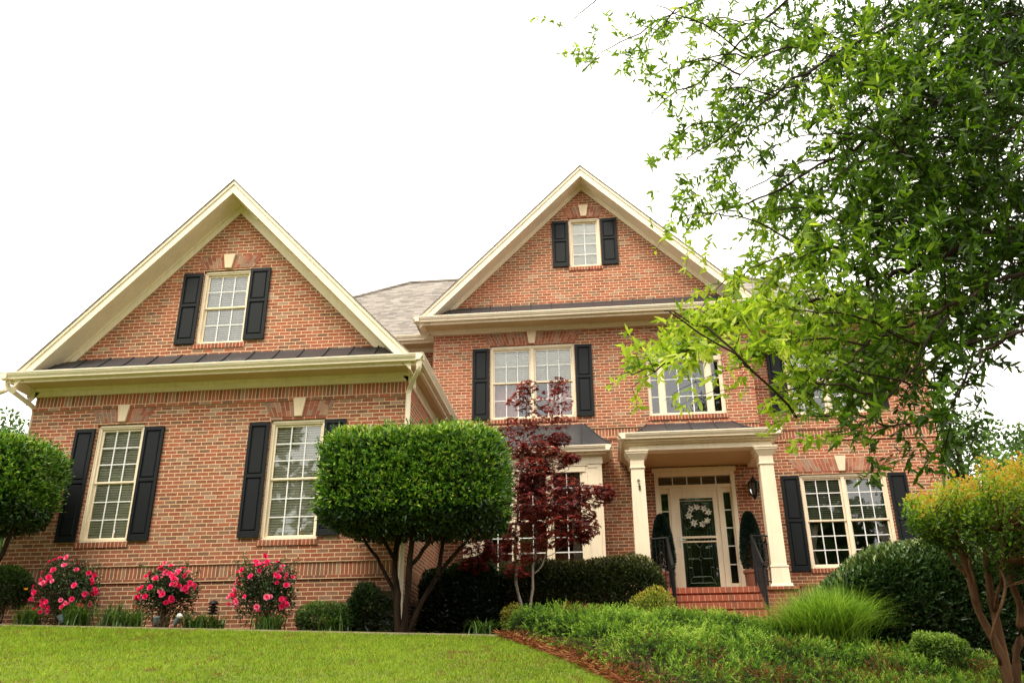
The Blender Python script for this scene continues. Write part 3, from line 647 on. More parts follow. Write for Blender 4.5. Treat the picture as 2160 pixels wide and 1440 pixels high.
ll((1.9, PF+.42), (1.9, PF+.72)); ll((1.9, PF+.82), (1.9, PF+1.0)); ll((1.66, PF+.77), (1.85, PF+.77)); ll((1.95, PF+.77), (2.14, PF+.77)); ll((1.9, PF+.72), (1.945, PF+.77), (1.9, PF+.82), (1.855, PF+.77), (1.9, PF+.72))
ll((1.9, PF+.98), (2.0, PF+1.1), (2.02, PF+1.2), (1.96, PF+1.22), (1.9, PF+1.14), (1.84, PF+1.22), (1.78, PF+1.2), (1.80, PF+1.1), (1.9, PF+.98))
for q in (PF+.6, PF+1.0, 3.4): ll((1.66, q), (1.72, q)); ll((2.08, q), (2.14, q))
s.build('leading', M['came'], door)
f = MB(); yS = y+.025
ring(f, 1.462, 2.338, PF+.005, 4.13, .105, yS, yS+.03, .13, .09); f.box(1.56, 2.24, yS-.004, yS+.034, PF+1.16, PF+1.205); f.box(1.56, 2.24, yS, yS+.03, PF+1.08, PF+1.11)
f.box(1.56, 2.24, yS, yS+.03, 3.945, 3.955)
sd = f.build('storm_door', M['frame'], house, .004)
g = MB(); g.poly([(1.56, yS+.015, PF+.09), (2.24, yS+.015, PF+.09), (2.24, yS+.015, 4.0), (1.56, yS+.015, 4.0)]); g.build('storm_glass', M['glass'], sd, fix=False)
s = MB(); s.box(1.495, 1.525, yS-.012, yS, PF+.98, PF+1.2); s.tube([(1.51, yS-.03, PF+1.12), (1.57, yS-.045, PF+1.12), (1.63, yS-.04, PF+1.13)], .009, 6); s.build('door_handle', M['came'], sd)
# ---- downspouts
def downspout(path, elbow):
    d = MB(); P = [Vector(p) for p in path]; sm = []
    for i, p in enumerate(P):
        if 0 < i < len(P)-1:
            a = p+(P[i-1]-p).normalized()*.09; b = p+(P[i+1]-p).normalized()*.09
            for t_ in (0, .33, .66, 1): sm.append(a.lerp(p, t_).lerp(p.lerp(b, t_), t_))
        else: sm.append(p)
    d.tube(sm, .052, 4); o = d.build('downspout', M['cream'], house, .008)
    return o
downspout([(-2.98, G-.50, 5.56), (-2.98, G-.50, 5.40), (-3.25, G-.06, 5.18), (-3.25, G-.06, 1.32), (-3.12, G-.32, 1.20)], 0)
downspout([(-10.50, G-.42, 5.56), (-10.50, G-.42, 5.44), (-10.25, G+.12, 5.2), (-10.25, G+.12, 1.4)], 0)
downspout([(7.45, WG-.45, 7.9), (7.45, WG-.45, 7.75), (7.20, WG+.1, 7.5), (7.20, WG+.1, 1.2)], 0)
s = MB(); s.box(-10.40, -10.30, G-.36, G-.26, 5.46, 5.51)
for dx_, dy_ in ((-.13, -.10), (.05, -.14)):
    a = Vector((-10.35, G-.31, 5.46)); b = a+Vector((dx_, dy_, -.10)); s.tube([a, b], .018, 8); s.tube([b, b+Vector((dx_, dy_, -.05))*.35, b+Vector((dx_, dy_, -.06))*.9], [.025, .045, .065], 12)
s.build('flood_light', M['frame'], house, smooth=False)
# ---- lanterns
def lantern(x):
    s = MB(); y = MN-.16; z = 3.97
    s.lathe((x, MN-.012, z+.18), [(.001, -.1), (.055, -.1), (.055, .1), (.001, .1)], 10)
    s.tube([(x, MN-.02, z+.18), (x, MN-.09, z+.10), (x, y, z-.02)], .012, 6)
    s.tube([(x, MN-.02, z+.26), (x, MN-.10, z+.36), (x, y, z+.33)], .010, 6)
    s.lathe((x, y, z), [(.001, -.07), (.02, -.06), (.035, -.02), (.07, 0), (.075, .012), (.001, .012)], 6)
    s.lathe((x, y, z+.26), [(.115, -.01), (.12, .0), (.08, .05), (.035, .09), (.03, .12), (.012, .14), (.001, .18)], 6)
    for k in range(6):
        a_ = math.pi/3*k; s.tube([(x+.07*math.cos(a_), y+.07*math.sin(a_), z+.01), (x+.108*math.cos(a_), y+.108*math.sin(a_), z+.25)], .007, 4)
    o = s.build('wall_lantern', M['iron'], house)
    g = MB(); g.lathe((x, y, z+.01), [(.066, 0), (.103, .24)], 6); g.build('lantern_glass', M['glass'], o, fix=False)
lantern(3.05); lantern(.78)
# ============================================================ GROUND
def grid_sheet(name, xs_fn, ys, nx, dz, mat, kind='structure', label=None, cat=None):
    V = []; F = []
    for y in ys:
        a, b = xs_fn(y)
        for i in range(nx+1): x = a+(b-a)*i/nx; V.append((x, y, float(ground_z(x, y))+dz))
    for j in range(len(ys)-1):
        for i in range(nx): k = j*(nx+1)+i; F.append((k, k+1, k+nx+2, k+nx+1))
    me = bpy.data.meshes.new(name); me.from_pydata(V, [], F); me.polygons.foreach_set('use_smooth', [True]*len(F))
    o = link(name, me, mat); return tag(o, label, cat, kind=kind)
t = NT('mulch'); o = t.obj(); t.princ(t.ramp(t.noise(o, 22, 6, .7), [(.3, (.055, .022, .010)), (.55, (.16, .055, .022)), (.75, (.26, .10, .04))]), .95, Normal=t.bump(t.noise(o, 60, 4, .7), .8, .03)); M['mulch'] = t.m
t = NT('lawn_turf'); o = t.obj(); n = t.noise(o, 1.3, 5, .6); n2 = t.noise(o, 30, 4, .7)
cc = t.ramp(n2, [(.3, (.075, .095, .012)), (.55, (.17, .22, .022)), (.75, (.25, .30, .04))])
cc = t.mix(t.math('MULTIPLY', t.math('SUBTRACT', n, .5, clamp=True), 2.0, clamp=True), cc, c4(.20, .15, .06)); t.princ(cc, .95, Normal=t.bump(n2, .7, .03)); M['lawn'] = t.m
far = list(np.linspace(-150, -4, 14))+list(np.linspace(-3, 20, 60))+list(np.linspace(22, 300, 20))
grid_sheet('ground', lambda y: (-160, 160) , far, 160, -.012, M['mulch'], label='brown mulched ground under the planting around the house', cat='ground')
ys = list(np.linspace(-60, -4, 12))+list(np.linspace(-3, 12.55, 60))
grid_sheet('lawn', lambda y: (-60, float(border_x(y))), ys, 170, .0, M['lawn'], label='bright green lawn sloping up to the planting bed', cat='lawn')
# far field of grass either side of and behind the house
grid_sheet('side_lawn', lambda y: (9.5, 70), list(np.linspace(12, 110, 40)), 40, .004, M['lawn'], label='grass beyond the right side of the house', cat='lawn')
grid_sheet('side_lawn', lambda y: (-70, -12.5), list(np.linspace(12.6, 110, 40)), 40, .004, M['lawn'], label='grass beyond the left side of the house', cat='lawn')
# grass blades
n = 210000
yy = 7.2+(12.53-7.2)*rng.random(n)**.75; xx = -11+(12.6)*rng.random(n); keep = xx < border_x(yy)-.02+rng.normal(size=n)*.05; xx = xx[keep]; yy = yy[keep]; n = len(xx)
zz = ground_z(xx, yy); B = np.stack([xx, yy, zz], 1); an = rng.random(n)*6.28; S = np.stack([np.cos(an), np.sin(an), np.zeros(n)], 1)
cl = snoise(B, 5.0, 0)*.35+snoise(B, 17, 1)*.45
h = (.020+.034*rng.random(n))*np.clip(1+.6*cl, .3, 2); tl = np.stack([rng.normal(size=n)*.5, rng.normal(size=n)*.5, np.ones(n)], 1); tl = nrm(tl)
Wd = .0035+.003*rng.random(n)
V = np.stack([B-S*Wd[:, None], B+S*Wd[:, None], B+tl*h[:, None]], 1).reshape(-1, 3); F = np.arange(3*n).reshape(-1, 3)
pn = snoise(B, 2.2, 2)+.6*snoise(B, 9, 0); brown = (rng.random(n) < np.clip(.05+.25*(pn-.3)+1.1*np.clip(snoise(B, 13, 2)-.25, 0, 1), .03, .85))
ti = np.where(brown, rng.random(n)*.18, np.clip(.56+.14*rng.normal(size=n)+.26*cl+.16*snoise(B, 1.3, 1), .27, 1)); ti = np.repeat(ti, 3)
M['grass'] = leaf_mat('grass_blade', [(0, (.20, .09, .03)), (.2, (.26, .19, .05)), (.26, (.09, .14, .010)), (.6, (.235, .35, .022)), (1, (.44, .52, .06))], .35, .6, .2)
g = mesh_np('grass', V, F, ti, M['grass']); tag(g, 'short green grass blades covering the lawn', 'grass', kind='stuff')
m = 170; yl = 8.2+4.2*rng.random(m); xl = -9+rng.random(m)*10; k_ = xl < border_x(yl)-.1; P = np.stack([xl, yl, ground_z(xl, yl)+.035], 1)[k_]
tag(leaves('fallen_leaves', P, rnd_dir(len(P))*np.array([1, 1, .3]), .05, .022, .3*rng.random(len(P)), M['grass'], N=np.tile([0, -.3, 1.], (len(P), 1))), 'scattered brown leaves lying on the lawn', 'fallen leaves', kind='stuff')
# edging
e = MB(); xs = np.linspace(-14, -1.45, 60)
for a, b in zip(xs[:-1], xs[1:]):
    za, zb = float(ground_z(a, 12.56)), float(ground_z(b, 12.56)); wob = lambda x: .012*math.sin(x*1.3)
    e.v += [(a, 12.55+wob(a), za-.1), (a, 12.59+wob(a), za-.1), (a, 12.59+wob(a), za+.026), (a, 12.55+wob(a), za+.026), (b, 12.55+wob(b), zb-.1), (b, 12.59+wob(b), zb-.1), (b, 12.59+wob(b), zb+.026), (b, 12.55+wob(b), zb+.026)]
    i = len(e.v)-8
    for q in ((3, 2, 6, 7), (0, 3, 7, 4), (1, 5, 6, 2)): e.f.append(tuple(i+k for k in q)); e.mi.append(0)
o = e.build('lawn_edging', paint('edging_concrete', (.36, .27, .20), .9, .15)); tag(o, 'thin pale edging strip along the top of the lawn', 'edging')
# pine straw
n = 15000; y = 7.6+(12.7-7.6)*rng.random(n); x = border_x(y)+.02+rng.random(n)**1.4*.42-.08*rng.random(n)
B = np.stack([x, y, ground_z(x, y)+.005+.05*rng.random(n)], 1); D = nrm(np.stack([rng.normal(size=n), rng.normal(size=n), rng.normal(size=n)*.22], 1))
M['straw'] = leaf_mat('pine_straw_needle', [(0, (.12, .035, .012)), (.5, (.33, .10, .035)), (.85, (.46, .18, .06)), (1, (.62, .36, .16))], .1, .6, .3)
o = leaves('pine_straw', B, D, .09+.08*rng.random(n), .0045, rng.random(n), M['straw'], kind='rhomb'); tag(o, 'reddish brown pine straw between the lawn and the junipers', 'pine straw', kind='stuff')

# ============================================================ VEGETATION
DARK = [(0, (.008, .018, .005)), (.35, (.018, .045, .010)), (.65, (.045, .11, .018)), (.85, (.11, .22, .03)), (1, (.24, .36, .05))]
M['photinia'] = leaf_mat('photinia_leaf', [(0, (.006, .016, .004)), (.35, (.017, .048, .008)), (.62, (.045, .125, .012)), (.85, (.14, .31, .025)), (.99, (.32, .48, .05)), (1, (.40, .12, .03))], .22, .34, .5)
M['bark'] = bark_mat('bark', (.007, .004, .003), (.035, .023, .014)); M['bark_dark'] = bark_mat('bark_dark', (.018, .012, .009), (.07, .05, .04))
M['maple_bark'] = bark_mat('maple_bark', (.16, .11, .09), (.38, .32, .28))
def wobble(path, amp, k=5):
    P = [Vector(p) for p in path]; out = []
    for i in range(len(P)-1):
        p0 = P[max(i-1, 0)]; p1 = P[i]; p2 = P[i+1]; p3 = P[min(i+2, len(P)-1)]
        for j in range(k):
            u = j/k; q = .5*((2*p1)+(p2-p0)*u+(2*p0-5*p1+4*p2-p3)*u*u+(3*p1-p0-3*p2+p3)*u**3)
            out.append(q+(Vector(rng.normal(size=3))*amp if 0 < i+j else Vector((0, 0, 0))))
    return out+[P[-1]]
def limb(mb, path, r0, r1, amp=.006, seg=7, k=4):
    P = wobble(path, amp, k); n = len(P)
    mb.tube(P, [(r0+(r1-r0)*i/(n-1))*(1+.06*math.sin(i*2.1)) for i in range(n)], seg); return P
def shell(c, abc, p, n, depth=.18, zmin=-1.0, lump=.04):
    c = np.array(c, float); abc = np.array(abc, float)
    d = rnd_dir(n*2); q = np.abs(d)
    # points of a rounded box, spread by picking random points of the box surface and rounding them
    s = (q**p).sum(1)**(-1/p); P = d*s[:, None]
    P = P[P[:, 2] > zmin][:n]; n = len(P)
    nn = np.sign(P)*np.abs(P)**(p-1)/abc; nn = nrm(nn)
    dep = rng.random(n)**1.6*depth
    W = P*abc
    l = snoise(W+c, 4.5, 0)*lump+snoise(W+c, 11, 1)*lump*.5
    return c+W+nn*(l-dep)[:, None], nn, dep/depth, l/lump
def bush(name, c, abc, p, n, L, W, mat, parent, depth=.3, zmin=-1, lump=.04, bright=.55, top=.3, var=.16, kind='rhomb', outw=1.0, extra=None):
    P, nn, dep, l = shell(c, abc, p, n, depth, zmin, lump); k = len(P)
    D = nrm(nn*outw+rnd_dir(k)*.9+np.array([0, 0, .35]))
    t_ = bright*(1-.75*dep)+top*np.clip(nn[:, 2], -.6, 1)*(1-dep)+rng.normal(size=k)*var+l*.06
    if extra is not None: t_ = extra(P, nn, dep, t_)
    return leaves(name, P, D, L*(.7+.6*rng.random(k)), W*(.75+.5*rng.random(k)), np.clip(t_, 0, .99), mat, parent, N=nrm(nn+rnd_dir(k)*.9), kind=kind)
# --- clipped standard trees
def topiary(loc, c, abc, label, stems, n):
    t = empty('clipped_tree', loc, label, 'tree', 'clipped standard trees beside the garage wing')
    s = MB()
    for path, r0, r1 in stems: limb(s, path, r0, r1, .008, 8)
    # branches fanning inside the crown
    tips = [Vector(st[0][-1]) for st in stems]
    for q in tips:
        for k in range(7):
            e_ = Vector((c[0]+rng.normal()*abc[0]*.5, c[1]+rng.normal()*abc[1]*.45, c[2]+rng.normal()*abc[2]*.3)); limb(s, [q, q.lerp(e_, .5)+Vector((0, 0, -.08)), e_], .022, .006, .01, 5)
    s.build('trunk', M['bark'], t, smooth=True)
    pp = 7.0 if c[0] > -5 else 4.0
    def ex(P, nn, dep, t_):
        t_ = t_ + .28*np.clip((P[:, 2]-(c[2]+abc[2]*.72))/(abc[2]*.3), 0, 1)*(rng.random(len(P)))
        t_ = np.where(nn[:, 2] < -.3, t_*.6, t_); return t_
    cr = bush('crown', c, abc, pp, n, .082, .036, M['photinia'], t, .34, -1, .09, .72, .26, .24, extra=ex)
    # loose lower fringe
    m = 2600; a = rng.random(m)*6.28; r_ = np.sqrt(rng.random(m))*.95; P = np.stack([c[0]+abc[0]*r_*np.cos(a), c[1]+abc[1]*r_*np.sin(a), np.full(m, c[2]-abc[2]*.9)-rng.random(m)**2*.20*np.clip(1+1.6*snoise(np.stack([c[0]+abc[0]*r_*np.cos(a), abc[1]*r_*np.sin(a), r_*0], 1), 5.0), 0, 3)+.14*r_**2], 1)
    leaves('fringe', P, rnd_dir(m)+np.array([0, 0, -.2]), .06, .026, .12+.3*rng.random(m), M['photinia'], t)
    m = 700; Ps, ns, _, _ = shell(c, abc, pp, m*2, .02, -1, .06); up_ = ns[:, 2] > -.2; Ps = Ps[up_]; ns = ns[up_]; m = len(Ps); ks = 5
    Dq = nrm(ns+rnd_dir(m)*.45+np.array([0, 0, .5])); Pq = np.concatenate([Ps+Dq*(.03*j) for j in range(ks)]); leaves('stray_shoots', Pq, np.tile(Dq, (ks, 1))+rnd_dir(m*ks)*.7, .058, .022, np.clip(.72+.14*rng.normal(size=m*ks), 0, .98), M['photinia'], t)
    m = 14; i_ = rng.integers(0, n//2, m); Pp, nn, _, _ = shell(c, abc, 3.6, m*2, .02); leaves('red_leaf', Pp[:m], nn[:m]+rnd_dir(m)*.5, .07, .03, np.ones(m), M['photinia'], t)
    return t
b0 = (-2.98, 12.85, 1.0)
topiary(b0, (-2.80, 12.95, 3.22), (1.33, .92, .70), 'large boxy clipped evergreen tree on several bare stems at the garage corner',
        [([b0, (-3.02, 12.85, 1.6), (-3.08, 12.9, 2.0), (-3.03, 12.95, 2.7)], .058, .036), ([(-2.93, 12.87, .98), (-2.86, 12.8, 1.45), (-2.83, 12.75, 2.1), (-2.75, 12.8, 2.75)], .060, .034),
         ([(-2.88, 12.9, .98), (-2.72, 12.9, 1.38), (-2.40, 13.0, 1.95), (-2.05, 13.0, 2.35), (-1.75, 13.0, 2.75)], .046, .022), ([(-3.05, 12.9, 1.5), (-3.25, 12.95, 1.95), (-3.5, 12.9, 2.3), (-3.68, 12.9, 2.7)], .034, .016),
         ([(-2.45, 12.95, 1.85), (-2.42, 13.1, 2.3), (-2.3, 13.1, 2.8)], .035, .02), ([(-2.83, 12.8, 2.0), (-2.55, 12.7, 2.3), (-2.4, 12.7, 2.7)], .035, .02), ([(-3.08, 12.9, 2.1), (-3.3, 12.7, 2.5), (-3.4, 12.6, 2.8)], .03, .018)], 52000)
b0 = (-9.75, 12.95, 1.28)
topiary(b0, (-9.98, 12.95, 3.47), (1.12, .8, .74), 'rounded clipped evergreen tree cut off by the left edge of the view',
        [([b0, (-9.8, 12.95, 2.0), (-9.7, 12.95, 2.8)], .08, .05), ([b0, (-9.5, 12.9, 1.9), (-9.2, 12.9, 2.7)], .06, .03), ([b0, (-10.0, 12.9, 1.9), (-10.3, 12.9, 2.7)], .06, .03)], 40000)

# --- Japanese maple
M['maple'] = leaf_mat('maple_leaf', [(0, (.045, .008, .010)), (.4, (.15, .022, .022)), (.7, (.30, .040, .030)), (.9, (.46, .06, .03)), (1, (.46, .07, .04))], .35, .45, .35)
def palmate(P, D, N, R):
    D = nrm(D); S = nrm(np.cross(D, N)); out = []; n = len(P)
    Vs = []; Fs = []; base = 0
    for k, (a, l) in enumerate(((0, 1), (.62, .9), (-.62, .9), (1.3, .66), (-1.3, .66))):
        d = D*math.cos(a)+S*math.sin(a); V, F, m = leafset(P, d, R*l, R*.30*l, N+rnd_dir(n)*.1, 0.05, 'rhomb', .15); Vs.append(V); Fs.append(F+base); base += len(V)
    return np.concatenate(Vs), np.concatenate(Fs)
mp = empty('japanese_maple', (-1.44, 15.0, 1.15), 'slender Japanese maple with layered dark red leaves in front of the box bay', 'tree')
s = MB(); Y = 14.6
A = lambda x, y, d=Y: at(x, y, d)
mains = [([A(1108, 1310), A(1090, 1230), A(1086, 1150), A(1092, 1080), A(1100, 980), A(1106, 900), A(1112, 830)], .030, .008), ([A(1112, 1312), A(1122, 1240), A(1130, 1150), A(1132, 1060), A(1150, 960), A(1165, 880), A(1172, 820)], .026, .006),
         ([A(1126, 1210), A(1148, 1180), A(1160, 1120), A(1185, 1060), A(1240, 1050)], .014, .006), ([A(1086, 1190), A(1050, 1175), A(1020, 1130), A(1010, 1090)], .013, .005), ([A(1132, 1100), A(1100, 1040), A(1095, 990)], .01, .005), ([A(1095, 1060), A(1150, 1010), A(1200, 990)], .010, .004), ([A(1105, 1000), A(1065, 950), A(1055, 900)], .008, .003), ([A(1155, 940), A(1195, 900), A(1215, 860)], .007, .003)]
for p, a, b in mains: limb(s, p, a, b, .01, 7)
layers = [(1112, 815, 26, 14, .3), (1180, 812, 22, 18, .35), (1170, 845, 45, 22, .4), (1100, 845, 35, 20, .4), (1155, 880, 55, 22, .55), (1090, 900, 42, 20, .6), (1180, 925, 25, 14, .5), (1085, 945, 38, 18, .7), (1140, 940, 45, 22, .9), (1160, 965, 48, 22, 1.0), (1205, 965, 18, 10, .5), (1120, 985, 50, 20, 1.0),
          (1140, 1005, 50, 22, 1.1), (1100, 1030, 30, 20, .7), (1190, 1030, 60, 24, 1.2), (1150, 1055, 75, 24, 1.4), (1250, 1045, 45, 22, 1.0), (1275, 1035, 22, 16, .5), (1130, 1080, 55, 22, 1.1), (1200, 1075, 60, 24, 1.3), (1110, 1110, 40, 20, .5), (1190, 1105, 65, 22, 1.1), (1240, 1110, 28, 20, .5), (1170, 1135, 50, 16, .7), (1232, 1135, 14, 8, .25),
          (1010, 1150, 38, 20, .7), (1000, 1190, 32, 16, .6), (1045, 1165, 30, 18, .5), (1015, 1120, 30, 18, .4), (1075, 1140, 22, 20, .4), (1110, 1165, 30, 20, .4), (1090, 1200, 30, 14, .3)]
PP = []; 
for (cx, cy, rx, ry, wt) in layers:
    m = int(310*wt); c_ = A(cx, cy); sc_ = Y/1843
    dp = rng.normal(size=(m, 3)); dp = dp/np.maximum(1, np.linalg.norm(dp, axis=1, keepdims=True)/1.25)
    P = np.array(c_)+dp*np.array([rx*sc_*.72, rx*sc_*.7, ry*sc_*.8]); P[:, 2] -= .5*((P[:, 0]-c_.x)**2)*.8; PP.append(P)
    for k in range(5):
        e_ = Vector(P[rng.integers(m)]); s.tube([Vector(c_)+Vector((0, 0, -.05)), Vector(c_).lerp(e_, .6), e_], [.004, .003, .002], 3)
    near = min((q for p, _, _ in mains for q in p), key=lambda q: (q-c_).length+(.6 if q.z > c_.z else 0)); limb(s, [near, near.lerp(c_, .5)+Vector((0, 0, .04)), c_], .007, .003, .01, 4)
s.build('trunk', M['maple_bark'], mp, smooth=True)
P = np.concatenate(PP); n = len(P)
D = nrm(np.stack([rng.normal(size=n), rng.normal(size=n)-.4, -.5+rng.normal(size=n)*.3], 1)); N = nrm(np.stack([rng.normal(size=n)*.35, -.25+rng.normal(size=n)*.3, np.ones(n)*.9], 1))
V, F = palmate(P, D, N, (.062+.03*rng.random(n)))
ti = np.clip(.42+.2*rng.normal(size=n)+.25*snoise(P, 3, 1), 0, 1); ti = np.tile(np.repeat(ti, 4), 5)
mesh_np('crown', V, F, ti, M['maple'], mp)

# --- hedges
def hedge(name, x0, x1, y0, y1, ztop, label, n, L, W, mat, bright=.35, top=.28, group=None, cat='hedge', seg=.55, var=.15, depth=.3, ends=.3, kind='rhomb'):
    zb = float(ground_z((x0+x1)/2, y0)); 
    t = empty(name, ((x0+x1)/2, (y0+y1)/2, zb), label, cat, group)
    # points on front, top, back and ends of a rounded long body
    m = n; u = rng.random(m); x = x0+(x1-x0)*u
    fc = rng.random(m); qx = np.where(fc < .6, 1.0, np.where(fc < .93, rng.random(m)*2-1, -1.0)); qz = np.where((fc < .6) | (fc >= .93), rng.random(m), 1.0); sn_ = (np.abs(qx)**5+qz**5)**(-.2); 
    zt = np.array([ztop(v) for v in x]); zc = zb; hh = zt-zc
    ed = np.minimum((x-x0), (x1-x))/ends; ed = np.clip(ed, 0, 1); er = np.sqrt(np.clip(1-(1-ed)**2, .02, 1))
    cy, ry = (y0+y1)/2, (y1-y0)/2; pw = .42
    X = qx*sn_; Z = qz*sn_; ca = np.sign(X)*np.abs(X)**4; sa = Z**4
    dep = rng.random(m)**1.5*depth; Pn = nrm(np.stack([np.zeros(m)+(x-(x0+x1)/2)/(x1-x0)*2*(1-er), -ca, sa*.9], 1))
    P = np.stack([x, cy-X*ry*er, zc+hh*np.clip(Z, -.1, 1)*(.55+.45*er)], 1)
    l = snoise(P, 4.2, 2); P = P+Pn*(l*.06-dep)[:, None]
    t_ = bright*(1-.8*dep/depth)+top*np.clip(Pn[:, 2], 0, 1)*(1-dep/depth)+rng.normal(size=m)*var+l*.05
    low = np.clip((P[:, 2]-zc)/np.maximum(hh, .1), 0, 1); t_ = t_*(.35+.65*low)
    leaves('foliage', P, Pn+rnd_dir(m)*.9+np.array([0, 0, .4]), L*(.7+.6*rng.random(m)), W*(.8+.4*rng.random(m)), t_, mat, t, N=Pn+rnd_dir(m)*.9, kind=kind)
    s = MB()
    for k in range(int((x1-x0)/.3)):
        xx = x0+.15+(x1-x0-.3)*rng.random(); yv = cy+rng.normal()*.1; s.tube([(xx, yv, zb-.05), (xx+rng.normal()*.05, yv, zb+.35), (xx+rng.normal()*.12, yv-.1, ztop(xx)-.35)], [.018, .014, .006], 5)
    s.build('stems', M['bark_dark'], t); return t
M['laurel'] = leaf_mat('laurel_leaf', [(0, (.006, .013, .004)), (.4, (.016, .036, .009)), (.7, (.038, .085, .018)), (.9, (.09, .16, .035)), (1, (.20, .24, .07))], .12, .30, .5)
M['holly'] = leaf_mat('holly_leaf', [(0, (.008, .013, .004)), (.4, (.022, .034, .008)), (.7, (.06, .075, .014)), (.9, (.14, .14, .03)), (1, (.26, .18, .05))], .15, .36, .45)
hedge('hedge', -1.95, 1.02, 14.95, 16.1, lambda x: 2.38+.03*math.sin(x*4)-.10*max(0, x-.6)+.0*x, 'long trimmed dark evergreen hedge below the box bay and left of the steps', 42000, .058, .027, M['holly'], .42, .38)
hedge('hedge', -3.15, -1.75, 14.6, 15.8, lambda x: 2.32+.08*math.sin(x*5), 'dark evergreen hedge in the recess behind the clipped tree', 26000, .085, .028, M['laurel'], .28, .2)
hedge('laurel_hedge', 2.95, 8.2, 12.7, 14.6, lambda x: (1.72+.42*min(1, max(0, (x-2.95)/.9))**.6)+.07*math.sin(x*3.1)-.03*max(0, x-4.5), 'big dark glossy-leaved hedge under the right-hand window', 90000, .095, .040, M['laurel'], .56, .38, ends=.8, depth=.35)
M['box'] = leaf_mat('shrub_leaf', [(0, (.01, .02, .005)), (.4, (.03, .065, .012)), (.7, (.085, .17, .025)), (1, (.24, .36, .05))], .25, .5, .3)
def shrub(name, c, abc, label, n, L, W, mat, bright, top, cat='shrub', p=2.2, lump=.06, depth=None, group=None, kind='rhomb', var=.16):
    zb = float(ground_z(c[0], c[1])); t = empty(name, (c[0], c[1], zb), label, cat, group); s = MB()
    for k in range(6): e_ = Vector(c)+Vector(rng.normal(size=3)*np.array(abc)*.45); s.tube([(c[0]+rng.normal()*.03, c[1]+rng.normal()*.03, zb-.03), Vector((c[0], c[1], zb)).lerp(e_, .5)+Vector((0, 0, .02)), e_], [.012, .009, .004], 5)
    s.build('stems', M['bark_dark'], t); bush('foliage', c, abc, p, n, L, W, mat, t, depth or min(abc)*.6, -.9, lump, bright, top, var, kind=kind); return t
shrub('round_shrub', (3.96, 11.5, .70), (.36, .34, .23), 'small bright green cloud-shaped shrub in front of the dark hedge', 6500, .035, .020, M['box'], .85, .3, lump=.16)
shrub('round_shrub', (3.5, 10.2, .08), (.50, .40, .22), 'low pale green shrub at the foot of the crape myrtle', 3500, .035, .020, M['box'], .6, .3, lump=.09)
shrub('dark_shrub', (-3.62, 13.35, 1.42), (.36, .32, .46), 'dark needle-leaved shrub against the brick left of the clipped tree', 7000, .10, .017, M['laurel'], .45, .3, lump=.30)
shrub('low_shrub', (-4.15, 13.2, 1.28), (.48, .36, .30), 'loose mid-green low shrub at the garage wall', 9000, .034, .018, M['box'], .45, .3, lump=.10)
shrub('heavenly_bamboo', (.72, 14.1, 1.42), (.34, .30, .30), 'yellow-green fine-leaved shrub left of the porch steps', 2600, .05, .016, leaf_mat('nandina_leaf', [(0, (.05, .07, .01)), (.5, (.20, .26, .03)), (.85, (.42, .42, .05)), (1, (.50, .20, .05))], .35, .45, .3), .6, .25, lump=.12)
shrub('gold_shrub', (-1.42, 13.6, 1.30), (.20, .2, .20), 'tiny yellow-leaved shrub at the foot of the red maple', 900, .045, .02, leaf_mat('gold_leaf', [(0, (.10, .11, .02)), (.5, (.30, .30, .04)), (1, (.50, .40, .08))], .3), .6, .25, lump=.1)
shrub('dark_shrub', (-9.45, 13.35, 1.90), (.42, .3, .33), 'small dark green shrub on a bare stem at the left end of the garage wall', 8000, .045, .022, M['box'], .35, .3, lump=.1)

# --- cone plants in pots by the door
def potted(x, label):
    t = empty('potted_cone_tree', (x, 17.3, PF), label, 'potted plant', 'cone-shaped plants in pots beside the door'); n = 15000
    u = rng.random(n)**.8; a = rng.random(n)*6.28; R = .205*np.sqrt(np.clip(1-u**1.7, 0, 1))*(.75+.25*np.clip(u/.18, 0, 1))+.015
    r = R-rng.random(n)**1.5*.07; P = np.stack([x+r*np.cos(a), 17.3+r*np.sin(a), PF+.46+1.06*u], 1); nn = np.stack([np.cos(a), np.sin(a), np.full(n, .5)], 1)
    leaves('foliage', P, nn+rnd_dir(n)*.7, .045, .016, .25+.25*rng.random(n), leaf_mat('cone_leaf', [(0, (.004, .013, .009)), (.5, (.012, .035, .022)), (1, (.04, .09, .045))], .1, .5), t)
    s = MB(); s.lathe((x, 17.3, PF), [(.001, 0), (.12, 0), (.14, .05), (.185, .36), (.205, .37), (.205, .42), (.18, .42), (.17, .38), (.001, .38)], 20); s.build('pot', paint('terracotta', (.20, .07, .035), .7, .15), t, smooth=False)
potted(1.13, 'dark clipped cone plant in a pot, left of the front door'); potted(2.80, 'dark clipped cone plant in a pot, right of the front door behind the railing')

